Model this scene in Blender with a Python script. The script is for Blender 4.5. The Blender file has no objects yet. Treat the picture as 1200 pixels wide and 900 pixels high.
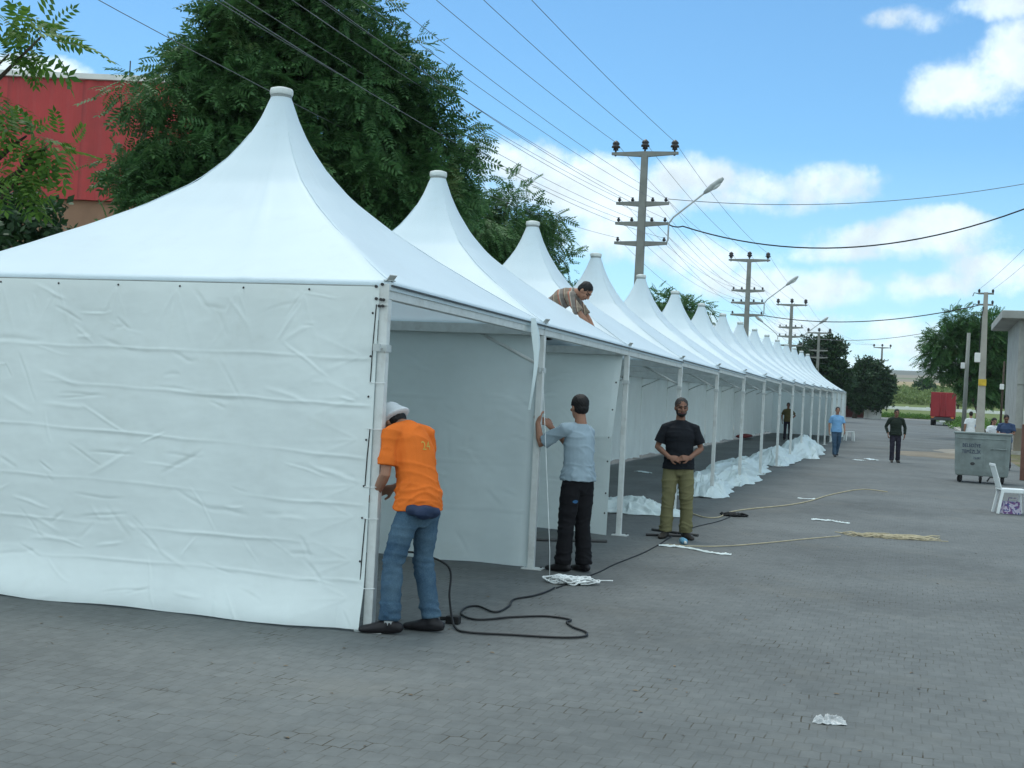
import bpy, bmesh, math, random
import numpy as np
from mathutils import Vector, Matrix
from mathutils.bvhtree import BVHTree

R = math.radians
random.seed(7)
rng = np.random.default_rng(11)
SC = bpy.context.scene
COL = SC.collection

# ------------------------------------------------------------------ camera numbers (1200x900 reference frame)
F_, PIT, ROL, YAW, CH = 1512.5, .0143, .0501, .3024, 1.629
BRK = [(-400, 0), (20, 0), (165, 1.9285), (190, 2.7), (220, 4.35), (300, 8.2), (500, 17.0), (900, 33.0), (1500, 59.0), (3000, 70.0)]
def gz(y):
    for (a, za), (b, zb) in zip(BRK, BRK[1:]):
        if y <= b: return za + (zb - za) * max(0, (y - a)) / (b - a)
    return BRK[-1][1]
def ray(px, py):
    a, b = px - 600, py - 450; c, s = math.cos(ROL), math.sin(ROL)
    u = a * c + b * s; v = -a * s + b * c
    x, z2 = u / F_, -v / F_
    y = math.cos(PIT) - z2 * math.sin(PIT); z = math.sin(PIT) + z2 * math.cos(PIT)
    cy, sy = math.cos(YAW), math.sin(YAW)
    return Vector((x * cy - y * sy, x * sy + y * cy, z))
def at(px, py, depth):
    return Vector((0, 0, CH)) + ray(px, py) * depth
def gp(px, py, h=0.0):
    d = ray(px, py); lo, hi = .5, 1200
    for _ in range(60):
        m = (lo + hi) / 2
        if CH + d.z * m - gz(d.y * m) - h > 0: lo = m
        else: hi = m
    return Vector((d.x * lo, d.y * lo, gz(d.y * lo) + h))
def on_x(px, py, x):
    d = ray(px, py); t = x / d.x
    return Vector((x, d.y * t, CH + d.z * t))

# ------------------------------------------------------------------ numpy noise
_perm = rng.permutation(512)
_ga = rng.uniform(0, 2 * np.pi, 512)
def pn(x, y, seed=0):
    x = np.asarray(x, float) + seed * 17.31; y = np.asarray(y, float) + seed * 9.17
    xi = np.floor(x).astype(int); yi = np.floor(y).astype(int); xf = x - xi; yf = y - yi
    def g(i, j, dx, dy):
        a = _ga[(_perm[(i & 255)] + j) & 511]
        return np.cos(a) * dx + np.sin(a) * dy
    u = xf**3 * (xf * (xf * 6 - 15) + 10); v = yf**3 * (yf * (yf * 6 - 15) + 10)
    n00 = g(xi, yi, xf, yf); n10 = g(xi + 1, yi, xf - 1, yf); n01 = g(xi, yi + 1, xf, yf - 1); n11 = g(xi + 1, yi + 1, xf - 1, yf - 1)
    return 1.4 * ((n00 * (1 - u) + n10 * u) * (1 - v) + (n01 * (1 - u) + n11 * u) * v)
def fbm(x, y, seed=0, o=4):
    s = 0; a = 1; t = 0
    for k in range(o):
        s = s + a * pn(np.asarray(x) * 2**k, np.asarray(y) * 2**k, seed + k); t += a; a *= .5
    return s / t

# ------------------------------------------------------------------ materials
class NT:
    def __init__(s, tree): s.t = tree; s.n = tree.nodes; s.l = tree.links
    def new(s, kind, **kw):
        n = s.n.new(kind)
        for k, v in kw.items(): setattr(n, k, v)
        return n
    def link(s, a, b): s.l.new(a, b)
    def val(s, sock, v):
        if isinstance(v, bpy.types.NodeSocket): s.link(v, sock)
        else: sock.default_value = v
    def m(s, op, a, b=0.0, c=0.0, clamp=False):
        n = s.new('ShaderNodeMath', operation=op); n.use_clamp = clamp
        s.val(n.inputs[0], a); s.val(n.inputs[1], b); s.val(n.inputs[2], c)
        return n.outputs[0]
    def mix(s, f, a, b, blend='MIX'):
        n = s.new('ShaderNodeMix', data_type='RGBA', blend_type=blend)
        s.val(n.inputs[0], f); s.val(n.inputs[6], a); s.val(n.inputs[7], b)
        return n.outputs[2]
    def noise(s, vec, scale, detail=4, rough=.55, out=0):
        n = s.new('ShaderNodeTexNoise')
        if vec is not None: s.link(vec, n.inputs['Vector'])
        n.inputs['Scale'].default_value = scale; n.inputs['Detail'].default_value = detail; n.inputs['Roughness'].default_value = rough
        return n.outputs[out]
    def mapr(s, v, a, b, c=0., d=1., smooth=False):
        n = s.new('ShaderNodeMapRange')
        if smooth: n.interpolation_type = 'SMOOTHSTEP'
        s.val(n.inputs[0], v); n.inputs[1].default_value = a; n.inputs[2].default_value = b; n.inputs[3].default_value = c; n.inputs[4].default_value = d
        return n.outputs[0]
def c4(c): return (c[0], c[1], c[2], 1)
def base(name):
    m = bpy.data.materials.new(name); m.use_nodes = True
    t = NT(m.node_tree); t.n.clear()
    out = t.new('ShaderNodeOutputMaterial'); p = t.new('ShaderNodeBsdfPrincipled')
    t.link(p.outputs[0], out.inputs[0])
    co = t.new('ShaderNodeTexCoord').outputs['Object']
    return m, t, p, out, co
def mat(name, col, rough=.7, var=.18, vs=6, bump=0, bs=60, metal=0, spec=.3, dirt=None, dirt_amt=.5):
    m, t, p, out, co = base(name)
    n = t.noise(co, vs, 5)
    f = t.mapr(n, .3, .7, 1 - var, 1 + var)
    c = t.mix(1.0, c4(col), f, 'MULTIPLY')
    if dirt:
        d = t.mapr(t.noise(co, vs * .7 + 1.3, 6, .7), .5, .75, 0, dirt_amt)
        c = t.mix(d, c, c4(dirt))
    t.link(c, p.inputs['Base Color'])
    p.inputs['Roughness'].default_value = rough; p.inputs['Metallic'].default_value = metal
    p.inputs['Specular IOR Level'].default_value = spec
    if bump:
        b = t.new('ShaderNodeBump'); b.inputs['Strength'].default_value = bump; b.inputs['Distance'].default_value = .01
        t.link(t.noise(co, bs, 4), b.inputs['Height']); t.link(b.outputs[0], p.inputs['Normal'])
    return m
def fabric(name, col, transl=.25, bump=.15, bs=90, rough=.6, var=.05, vs=1.5, spec=.25):
    m, t, p, out, co = base(name)
    f = t.mapr(t.noise(co, vs, 6, .6), .3, .7, 1 - var, 1 + var)
    c = t.mix(1.0, c4(col), f, 'MULTIPLY')
    smu = t.mapr(t.noise(co, 3.1, 8, .72), .55, .8, 0, .22)
    c = t.mix(smu, c, c4((col[0] * .72, col[1] * .7, col[2] * .62)))
    t.link(c, p.inputs['Base Color']); p.inputs['Roughness'].default_value = rough; p.inputs['Specular IOR Level'].default_value = spec
    b = t.new('ShaderNodeBump'); b.inputs['Strength'].default_value = bump; b.inputs['Distance'].default_value = .004
    t.link(t.noise(co, bs, 3), b.inputs['Height']); t.link(b.outputs[0], p.inputs['Normal'])
    if transl:
        tr = t.new('ShaderNodeBsdfTranslucent'); t.link(c, tr.inputs[0])
        mx = t.new('ShaderNodeMixShader'); mx.inputs[0].default_value = transl
        t.link(p.outputs[0], mx.inputs[1]); t.link(tr.outputs[0], mx.inputs[2]); t.link(mx.outputs[0], out.inputs[0])
    return m
def leafmat(name, c1, c2, transl=.25, dry=None):
    m, t, p, out, co = base(name)
    g = t.new('ShaderNodeNewGeometry')
    f = t.m('MULTIPLY_ADD', g.outputs['Random Per Island'], .6, t.m('MULTIPLY', t.noise(co, .7, 3), .5))
    f = t.mapr(f, .25, .8)
    c = t.mix(f, c4(c1), c4(c2))
    if dry:
        c = t.mix(t.mapr(t.noise(co, 1.1, 3), .62, .75, 0, .6), c, c4(dry))
    t.link(c, p.inputs['Base Color']); p.inputs['Roughness'].default_value = .55; p.inputs['Specular IOR Level'].default_value = .25
    tr = t.new('ShaderNodeBsdfTranslucent'); t.link(c, tr.inputs[0])
    mx = t.new('ShaderNodeMixShader'); mx.inputs[0].default_value = transl
    t.link(p.outputs[0], mx.inputs[1]); t.link(tr.outputs[0], mx.inputs[2]); t.link(mx.outputs[0], out.inputs[0])
    return m
def paver_mat():
    m, t, p, out, co = base('grey_interlocking_pavers')
    sep = t.new('ShaderNodeSeparateXYZ'); t.link(co, sep.inputs[0])
    wob = t.noise(co, 3.0, 2)
    y2 = t.m('ADD', sep.outputs[1], t.m('MULTIPLY', t.m('SINE', t.m('MULTIPLY', sep.outputs[0], 2 * math.pi / .095)), .007))
    y2 = t.m('ADD', y2, t.m('MULTIPLY', wob, .03)); x2 = t.m('ADD', sep.outputs[0], t.m('MULTIPLY', t.noise(co, 1.7, 2), .06))
    cb = t.new('ShaderNodeCombineXYZ'); t.link(x2, cb.inputs[0]); t.link(y2, cb.inputs[1])
    br = t.new('ShaderNodeTexBrick'); t.link(cb.outputs[0], br.inputs['Vector'])
    br.inputs['Color1'].default_value = (.120, .130, .127, 1); br.inputs['Color2'].default_value = (.133, .143, .139, 1); br.inputs['Mortar'].default_value = (.101, .105, .098, 1)
    br.inputs['Scale'].default_value = 1; br.inputs['Mortar Size'].default_value = .0042; br.inputs['Mortar Smooth'].default_value = .3
    br.inputs['Brick Width'].default_value = .095; br.inputs['Row Height'].default_value = .145; br.inputs['Bias'].default_value = -.1
    c = br.outputs['Color']
    # joints fill with sand in places and open up in others
    fill = t.mapr(t.noise(co, .9, 4), .4, .62, 0, .75)
    c = t.mix(t.m('MULTIPLY', br.outputs['Fac'], fill), c, (.119, .128, .124, 1))
    # large uneven staining, tyre-worn lanes, dusty patches
    c = t.mix(1.0, c, t.mapr(t.noise(co, .35, 6, .6), .3, .7, .74, 1.22), 'MULTIPLY')
    c = t.mix(1.0, c, t.mapr(t.noise(co, 7, 6, .7), .3, .7, .86, 1.13), 'MULTIPLY')
    dust = t.mapr(t.noise(co, .55, 5, .65), .55, .74, 0, .45)
    c = t.mix(dust, c, (.155, .152, .130, 1))
    # soil and dry litter caught in the joints
    deb = t.m('MULTIPLY', t.mapr(t.noise(co, 2.6, 5, .7), .54, .64), t.mapr(br.outputs['Fac'], .02, .35))
    c = t.mix(deb, c, (.048, .042, .028, 1))
    sp = t.mapr(t.noise(co, 38, 3, .6), .70, .76)
    sp = t.m('MULTIPLY', sp, t.mapr(t.noise(co, 1.3, 3), .45, .65))
    c = t.mix(sp, c, (.036, .030, .02, 1))
    t.link(c, p.inputs['Base Color']); p.inputs['Roughness'].default_value = .85; p.inputs['Specular IOR Level'].default_value = .2
    b = t.new('ShaderNodeBump'); b.inputs['Strength'].default_value = .3; b.inputs['Distance'].default_value = .004
    h = t.m('SUBTRACT', t.m('MULTIPLY', t.noise(co, 60, 4), .5), br.outputs['Fac'])
    t.link(h, b.inputs['Height']); t.link(b.outputs[0], p.inputs['Normal'])
    return m
def terrain_mat():
    m, t, p, out, co = base('earth_and_fields')
    sep = t.new('ShaderNodeSeparateXYZ'); t.link(co, sep.inputs[0]); y = sep.outputs[1]
    n1 = t.noise(co, .25, 6, .65); n2 = t.noise(co, .006, 5, .6); n3 = t.noise(co, .03, 5, .6)
    c = t.mix(t.mapr(n1, .4, .62), (.17, .14, .095, 1), (.075, .10, .035, 1))            # verge: dry earth and weeds
    green = t.mix(t.mapr(n3, .4, .6), (.10, .14, .05, 1), (.14, .17, .065, 1))
    c = t.mix(t.mapr(y, 172, 182), c, green)
    tan = t.mix(t.mapr(n3, .4, .62), (.33, .25, .16, 1), (.26, .23, .12, 1))
    yy = t.m('ADD', y, t.m('MULTIPLY', t.m('SUBTRACT', n2, .5), 160))
    c = t.mix(t.mapr(yy, 280, 300), c, tan)
    c = t.mix(t.mapr(yy, 470, 480), c, (.21, .19, .15, 1))
    c = t.mix(t.mapr(yy, 560, 570), c, (.13, .16, .09, 1))
    c = t.mix(t.mapr(yy, 640, 655), c, (.22, .20, .16, 1))
    c = t.mix(t.mapr(yy, 900, 930), c, (.14, .15, .13, 1))
    t.link(c, p.inputs['Base Color']); p.inputs['Roughness'].default_value = .95; p.inputs['Specular IOR Level'].default_value = .1
    return m
def corrugated(name, col, pitch=.25):
    m, t, p, out, co = base(name)
    sep = t.new('ShaderNodeSeparateXYZ'); t.link(co, sep.inputs[0])
    n = t.mapr(t.noise(co, .8, 5), .3, .7, .8, 1.15)
    panel = t.m('FRACT', t.m('MULTIPLY', sep.outputs[0], .45))
    n = t.m('MULTIPLY', n, t.mapr(panel, 0, .06, .7, 1))
    t.link(t.mix(1.0, c4(col), n, 'MULTIPLY'), p.inputs['Base Color'])
    p.inputs['Roughness'].default_value = .5
    return m
def stripes_mat():
    m, t, p, out, co = base('brown_striped_knit')
    sep = t.new('ShaderNodeSeparateXYZ'); t.link(co, sep.inputs[0])
    v = t.m('ADD', sep.outputs[1], t.m('MULTIPLY', sep.outputs[2], .25))
    f = t.m('FRACT', t.m('MULTIPLY', v, 6.2))
    rp = t.new('ShaderNodeValToRGB'); t.link(f, rp.inputs[0]); e = rp.color_ramp; e.interpolation = 'CONSTANT'
    e.elements[0].position = 0; e.elements[0].color = (.19, .15, .11, 1); e.elements[1].position = .35; e.elements[1].color = (.33, .13, .085, 1)
    for pos, cc in ((.47, (.36, .31, .25, 1)), (.56, (.17, .15, .13, 1)), (.85, (.11, .055, .04, 1)), (.92, (.33, .27, .2, 1))):
        q = e.elements.new(pos); q.color = cc
    t.link(rp.outputs[0], p.inputs['Base Color']); p.inputs['Roughness'].default_value = .9
    return m
def denim(name, c1, c2):
    m, t, p, out, co = base(name)
    c = t.mix(t.mapr(t.noise(co, 4.5, 5, .6), .35, .68), c4(c1), c4(c2))
    c = t.mix(1.0, c, t.mapr(t.noise(co, 160, 2), .3, .7, .8, 1.15), 'MULTIPLY')
    t.link(c, p.inputs['Base Color']); p.inputs['Roughness'].default_value = .95; p.inputs['Specular IOR Level'].default_value = .15
    return m

M = {}
M['canopy'] = fabric('white_canopy_fabric', (.66, .77, .82), .22, .10, 120, .5, .03, .9)
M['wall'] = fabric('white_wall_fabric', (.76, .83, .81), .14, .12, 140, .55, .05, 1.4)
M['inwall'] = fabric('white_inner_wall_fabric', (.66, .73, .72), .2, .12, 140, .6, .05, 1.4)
M['tarp'] = fabric('white_loose_sheet_fabric', (.70, .80, .80), .2, .15, 60, .45, .06, 2)
M['alu'] = mat('white_painted_steel', (.62, .65, .63), .45, .08, 9, dirt=(.30, .27, .22), dirt_amt=.35, spec=.4)
M['alu2'] = mat('grey_painted_beam', (.48, .52, .51), .5, .08, 9, dirt=(.25, .24, .2), dirt_amt=.35)
M['bolt'] = mat('dark_bolt', (.035, .035, .035), .5)
M['cap'] = mat('grey_white_cap', (.62, .66, .64), .6)
M['capr'] = mat('grey_cap_ring', (.23, .26, .25), .5)
M['road'] = paver_mat()
M['earth'] = terrain_mat()
M['walk'] = mat('dusty_concrete_pavement', (.25, .235, .20), .9, .2, 1.2, .3, 30, dirt=(.17, .14, .10))
M['kerb'] = mat('worn_kerb_concrete', (.36, .35, .31), .9, .2, 3, .3, 30)
M['dirt'] = mat('sandy_dirt', (.19, .165, .125), .95, .25, 1.0, .4, 20, dirt=(.11, .108, .098))
M['conc'] = mat('weathered_concrete', (.30, .31, .29), .9, .14, 1.5, .2, 18, dirt=(.2, .2, .18))
M['polec'] = mat('grey_concrete_pole', (.21, .22, .20), .9, .15, 2, .2, 25)
M['insul'] = mat('dark_brown_insulator', (.016, .012, .012), .35, spec=.5)
M['lampm'] = mat('grey_lamp_housing', (.34, .37, .36), .5)
M['lampg'] = mat('lamp_glass', (.55, .58, .56), .25)
M['wire'] = mat('weathered_wire', (.13, .14, .15), .6)
M['cable'] = mat('black_rubber_cable', (.012, .013, .014), .6)
M['red'] = corrugated('red_corrugated_sheet', (.37, .026, .024))
M['tan'] = mat('tan_render', (.26, .155, .10), .9, .12, 1)
M['dark'] = mat('dark_glass', (.015, .016, .016), .3)
M['whitepaint'] = mat('white_paint', (.66, .67, .64), .6, .08, 2)
M['bark'] = mat('grey_brown_bark', (.06, .048, .035), .95, .3, 8, .6, 30)
M['leafA'] = leafmat('dark_green_leaves', (.036, .105, .034), (.080, .175, .055), .32, (.12, .11, .03))
M['leafB'] = leafmat('bright_green_leaves', (.045, .125, .02), (.11, .21, .03), .35)
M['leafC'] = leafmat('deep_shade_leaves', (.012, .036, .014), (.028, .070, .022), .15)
M['leafD'] = leafmat('far_green_leaves', (.020, .055, .020), (.045, .098, .032), .2)
M['leafE'] = leafmat('light_crop_leaves', (.12, .18, .055), (.20, .26, .09), .3)
M['galv'] = mat('galvanised_steel', (.23, .27, .26), .5, .22, 3, .1, 40, metal=.35, dirt=(.15, .16, .15))
M['blue_ink'] = mat('dark_blue_stencil', (.012, .022, .07), .7)
M['rubber'] = mat('black_rubber', (.012, .012, .012), .7)
M['plastic'] = mat('white_plastic', (.72, .76, .75), .4, .05)
M['truck'] = mat('red_lorry_body', (.25, .02, .024), .5, .12, 1)
M['steel'] = mat('dark_steel', (.05, .052, .052), .5)
M['brown'] = mat('reddish_brown_wood', (.15, .075, .055), .8, .2, 5, .2, 40)
M['gate'] = mat('rust_red_gate', (.13, .035, .03), .6)
M['skin'] = mat('tanned_skin', (.33, .172, .112), .55, .1, 9)
M['skin2'] = mat('deep_tanned_skin', (.215, .108, .070), .55, .1, 9)
M['lip'] = mat('dark_lip', (.12, .04, .035), .5)
M['hair'] = mat('black_hair', (.010, .009, .009), .6, .4, 60, .5, 90)
M['greyhair'] = mat('greying_hair', (.030, .028, .027), .7, .5, 60, .5, 90)
M['orange'] = mat('orange_cotton', (.72, .165, .028), .9, .08, 5, .2, 200, spec=.1)
M['yellow'] = mat('faded_yellow_print', (.55, .36, .07), .8)
M['greytee'] = mat('pale_blue_grey_cotton', (.29, .37, .42), .9, .12, 4, .2, 200, spec=.1)
M['blacktee'] = mat('black_cotton', (.014, .016, .020), .9, .2, 5, spec=.15)
M['bluetee'] = mat('sky_blue_cotton', (.18, .36, .58), .9, .1, 5, spec=.1)
M['olive'] = mat('olive_cotton', (.10, .085, .035), .9, .15, 5)
M['darkgreen'] = mat('very_dark_green_cotton', (.012, .020, .014), .9, .15, 5)
M['navy'] = mat('navy_cotton', (.035, .06, .12), .9, .15, 5)
M['whitetee'] = mat('white_cotton', (.62, .65, .66), .9, .08, 5)
M['jeans'] = denim('washed_blue_denim', (.035, .075, .125), (.095, .16, .215))
M['jeans2'] = denim('blue_denim', (.03, .065, .11), (.08, .13, .19))
M['darkjean'] = denim('dark_denim', (.018, .018, .028), (.04, .036, .05))
M['blackpant'] = mat('black_tracksuit', (.009, .009, .011), .85, .2, 4, spec=.2)
M['khaki'] = mat('khaki_cotton', (.175, .165, .085), .95, .16, 4, spec=.1)
M['navypouch'] = mat('navy_nylon', (.016, .03, .07), .6)
M['shoe'] = mat('black_leather', (.014, .013, .015), .5, .2, 10)
M['shoe2'] = mat('dark_brown_shoe', (.035, .03, .025), .6)
M['stripes'] = stripes_mat()
M['rope_w'] = mat('white_cord', (.72, .75, .74), .8)
M['rope_b'] = mat('beige_cord', (.42, .37, .25), .9)
M['bottle'] = mat('light_blue_plastic', (.12, .30, .42), .3)
M['clear'] = mat('pale_plastic_film', (.5, .52, .52), .3)
M['pinkbag'] = mat('purple_patterned_bag', (.20, .09, .22), .6, .6, 14)
def pattern_mat():
    m, t, p, out, co = base('purple_white_patterned_bag')
    n = t.noise(co, 13, 2); n2 = t.noise(co, 21, 2)
    c = t.mix(t.mapr(n, .48, .52), (.16, .06, .20, 1), (.50, .46, .56, 1)); c = t.mix(t.mapr(n2, .56, .6), c, (.05, .07, .24, 1))
    t.link(c, p.inputs['Base Color']); p.inputs['Roughness'].default_value = .5; return m
M['pinkbag'] = pattern_mat()
M['redcloth'] = mat('red_cloth', (.16, .025, .025), .9)
M['yellowp'] = mat('yellow_plate', (.55, .38, .04), .6)

# ------------------------------------------------------------------ mesh building
class MB:
    def __init__(s): s.v = []; s.f = []; s.mi = []
    def add(s, vs, fs, mi=0):
        o = len(s.v); s.v += [tuple(v) for v in vs]; s.f += [tuple(i + o for i in f) for f in fs]; s.mi += [mi] * len(fs); return s
    def box(s, c, size, mi=0, rot=None, taper=1.0):
        hx, hy, hz = (k / 2 for k in size); vs = []
        for z in (-1, 1):
            k = taper if z > 0 else 1
            for x, y in ((-1, -1), (1, -1), (1, 1), (-1, 1)): vs.append(Vector((x * hx * k, y * hy * k, z * hz)))
        if rot is not None: vs = [rot @ v for v in vs]
        c = Vector(c)
        return s.add([v + c for v in vs], [(0, 3, 2, 1), (4, 5, 6, 7), (0, 1, 5, 4), (1, 2, 6, 5), (2, 3, 7, 6), (3, 0, 4, 7)], mi)
    def bar(s, p, q, w, h, mi=0, up=(0, 0, 1)):
        p, q = Vector(p), Vector(q); t = (q - p); L = t.length; t.normalize(); up = Vector(up)
        if abs(t.dot(up)) > .98: up = Vector((0, 1, 0))
        a = t.cross(up).normalized(); b = a.cross(t)
        rot = Matrix((a, t, b)).transposed()
        return s.box((p + q) / 2, (w, L, h), mi, rot)
    def tube(s, pts, rad, n=8, mi=0, cap='flat', ref=None):
        pts = [Vector(p) for p in pts]
        if not isinstance(rad, (list, tuple)): rad = [rad] * len(pts)
        rad = [r if isinstance(r, (list, tuple)) else (r, r) for r in rad]
        ref0 = Vector(ref) if ref else None
        T = []
        for i in range(len(pts)):
            a = pts[max(0, i - 1)]; b = pts[min(len(pts) - 1, i + 1)]; d = b - a
            T.append(d.normalized() if d.length > 1e-9 else Vector((0, 0, 1)))
        P = list(zip(pts, rad, T))
        if cap == 'round':
            p, r, t = P[0]; k = min(r); pre = [(p - t * k * .8, (r[0] * .45, r[1] * .45), t), (p - t * k * .45, (r[0] * .82, r[1] * .82), t)]
            p, r, t = P[-1]; k = min(r); post = [(p + t * k * .45, (r[0] * .82, r[1] * .82), t), (p + t * k * .8, (r[0] * .45, r[1] * .45), t)]
            P = pre + P + post
        vs = []; sv = None
        for p, r, t in P:
            rr = ref0 if ref0 is not None else (sv if sv is not None else (Vector((1, 0, 0)) if abs(t.x) < .8 else Vector((0, 1, 0))))
            sv = (rr - t * rr.dot(t))
            if sv.length < 1e-5: sv = t.orthogonal()
            sv.normalize(); bv = t.cross(sv)
            for k in range(n):
                a = 2 * math.pi * k / n; vs.append(p + sv * (r[0] * math.cos(a)) + bv * (r[1] * math.sin(a)))
        fs = []; m = len(P)
        for i in range(m - 1):
            for k in range(n):
                k2 = (k + 1) % n; fs.append((i * n + k, i * n + k2, (i + 1) * n + k2, (i + 1) * n + k))
        fs.append(tuple(range(n - 1, -1, -1))); fs.append(tuple((m - 1) * n + k for k in range(n)))
        return s.add(vs, fs, mi)
    def ell(s, c, r, rot=None, n=16, m=10, mi=0):
        c = Vector(c); vs = []; fs = []
        for i in range(1, m):
            th = math.pi * i / m
            for k in range(n):
                a = 2 * math.pi * k / n
                v = Vector((r[0] * math.sin(th) * math.cos(a), r[1] * math.sin(th) * math.sin(a), r[2] * math.cos(th)))
                vs.append(c + (rot @ v if rot is not None else v))
        top = Vector((0, 0, r[2])); vs.append(c + (rot @ top if rot is not None else top)); vs.append(c - (rot @ top if rot is not None else top))
        for i in range(m - 2):
            for k in range(n):
                k2 = (k + 1) % n; fs.append((i * n + k, (i + 1) * n + k, (i + 1) * n + k2, i * n + k2))
        T = (m - 1) * n; B = T + 1
        for k in range(n):
            k2 = (k + 1) % n; fs.append((T, k, k2)); fs.append((B, (m - 2) * n + k2, (m - 2) * n + k))
        return s.add(vs, fs, mi)
    def lathe(s, prof, c=(0, 0, 0), n=20, mi=0):
        c = Vector(c); vs = []; fs = []
        for r, z in prof:
            for k in range(n):
                a = 2 * math.pi * k / n; vs.append(c + Vector((r * math.cos(a), r * math.sin(a), z)))
        for i in range(len(prof) - 1):
            for k in range(n):
                k2 = (k + 1) % n; fs.append((i * n + k, i * n + k2, (i + 1) * n + k2, (i + 1) * n + k))
        fs.append(tuple(range(n - 1, -1, -1))); fs.append(tuple((len(prof) - 1) * n + k for k in range(n)))
        return s.add(vs, fs, mi)
    def mesh(s, name):
        me = bpy.data.meshes.new(name); me.from_pydata(s.v, [], s.f)
        if any(s.mi): me.polygons.foreach_set('material_index', s.mi)
        me.update(); return me
    def build(s, name, mats, parent=None, smooth=False, bevel=0):
        return link(name, s.mesh(name), mats, parent, smooth, bevel)
def link(name, me, mats, parent=None, smooth=False, bevel=0):
    if not isinstance(mats, (list, tuple)): mats = [mats]
    for m in mats: me.materials.append(m)
    if smooth: me.polygons.foreach_set('use_smooth', [True] * len(me.polygons))
    o = bpy.data.objects.new(name, me); COL.objects.link(o)
    if parent is not None: o.parent = parent
    if bevel:
        b = o.modifiers.new('Bevel', 'BEVEL'); b.width = bevel; b.segments = 2; b.limit_method = 'ANGLE'
    return o
def grid_mesh(name, X, Y, Z, back=0.0):
    nu, nv = X.shape; V = np.stack([X, Y, Z], -1).reshape(-1, 3)
    i = np.arange(nu * nv).reshape(nu, nv)
    f = np.stack([i[:-1, :-1], i[1:, :-1], i[1:, 1:], i[:-1, 1:]], -1).reshape(-1, 4)
    return np_mesh(name, V, f)
def np_mesh(name, V, Fq):
    me = bpy.data.meshes.new(name); nv, nf, k = len(V), len(Fq), Fq.shape[1]
    me.vertices.add(nv); me.vertices.foreach_set('co', np.ascontiguousarray(V, dtype=np.float32).ravel())
    me.loops.add(nf * k); me.loops.foreach_set('vertex_index', np.ascontiguousarray(Fq, dtype=np.int32).ravel())
    me.polygons.add(nf); me.polygons.foreach_set('loop_start', np.arange(0, nf * k, k, dtype=np.int32))
    me.update(calc_edges=True); me.validate(); return me
def tag(o, label=None, cat=None, group=None, kind=None):
    if label: o['label'] = label
    if cat: o['category'] = cat
    if group: o['group'] = group
    if kind: o['kind'] = kind
    return o
def thing(name, label, cat, loc=(0, 0, 0), rz=0, group=None):
    o = bpy.data.objects.new(name, None); COL.objects.link(o); o.empty_display_size = .2
    o.location = loc; o.rotation_euler = (0, 0, rz); return tag(o, label, cat, group)
def copy_tree(o, parent=None):
    c = o.copy(); COL.objects.link(c)
    if parent is not None: c.parent = parent
    for ch in list(o.children): copy_tree(ch, c)
    return c

# ------------------------------------------------------------------ setting: terrain, road, pavement
def strip(name, x0, x1, ys, dz, m, kind='structure', edge=0, seed=3):
    vs = []; fs = []
    for i, y in enumerate(ys):
        for x, sd in ((x0, 1), (x1, 2)):
            dx = edge * float(pn(y * .31, sd * 7.7, seed)) if edge else 0
            vs.append((x + dx, y, gz(y) + dz))
    for i in range(len(ys) - 1): a = 2 * i; fs.append((a, a + 1, a + 3, a + 2))
    o = MB().add(vs, fs).build(name, m); return tag(o, kind=kind)
ter = [b[0] for b in BRK]
strip('ground', -2500, 2500, ter, -.004, M['earth'])
strip('road', -8.9, 3.4, [-30, 20, 162], .0, M['road'])
strip('side_street', 3.4, 26, [-12, 20, 44.5], .0, M['road'])
strip('cross_road', -160, 160, [162, 165, 170.5], .004, mat('dusty_asphalt', (.16, .16, .15), .9, .15, .5))
# sandy patch washed over the road mouth
def patch(name, cx, cy, rx, ry, m, seed, dz):
    n = 60; vs = [(cx, cy, gz(cy) + dz)]; fs = []
    for k in range(n):
        a = 2 * math.pi * k / n; q = 1 + .35 * float(fbm(math.cos(a) * 2, math.sin(a) * 2, seed))
        y = cy + ry * q * math.sin(a); vs.append((cx + rx * q * math.cos(a), y, gz(y) + dz))
    for k in range(n): fs.append((0, 1 + k, 1 + (k + 1) % n))
    return tag(MB().add(vs, fs).build(name, m), kind='structure')
pp = gp(1092, 533); patch('sand_patch', pp.x + .6, pp.y, 2.3, 3.0, M['dirt'], 5, .005)
patch('dust_patch', 2.0, 57.5, 1.1, 3.0, M['walk'], 9, .005)
def kerbed(name, x0, x1, y0, y1, h, m):
    mb = MB(); vs = []
    for y in (y0, y1):
        for x in (x0, x1):
            for z in (-.05, h): vs.append((x, y, gz(y) + z))
    # order: (y0x0 lo,hi),(y0x1..),(y1x0),(y1x1)
    mb.add(vs, [(1, 3, 7, 5), (0, 1, 5, 4), (2, 6, 7, 3), (0, 2, 3, 1), (4, 5, 7, 6)])
    return tag(mb.build(name, m), kind='structure')
kerbed('kerb', 3.30, 3.45, 58.2, 150, .15, M['kerb'])
kerbed('pavement', 3.452, 14, 58.2, 150, .142, M['walk'])
kerbed('kerb', 3.30, 14, 58.0, 58.196, .15, M['kerb'])
kerbed('pavement', -30, -8.95, -20, 19.99, .12, M['walk'])
kerbed('pavement', -30, -8.95, 20.0, 150, .12, M['walk'])

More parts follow.
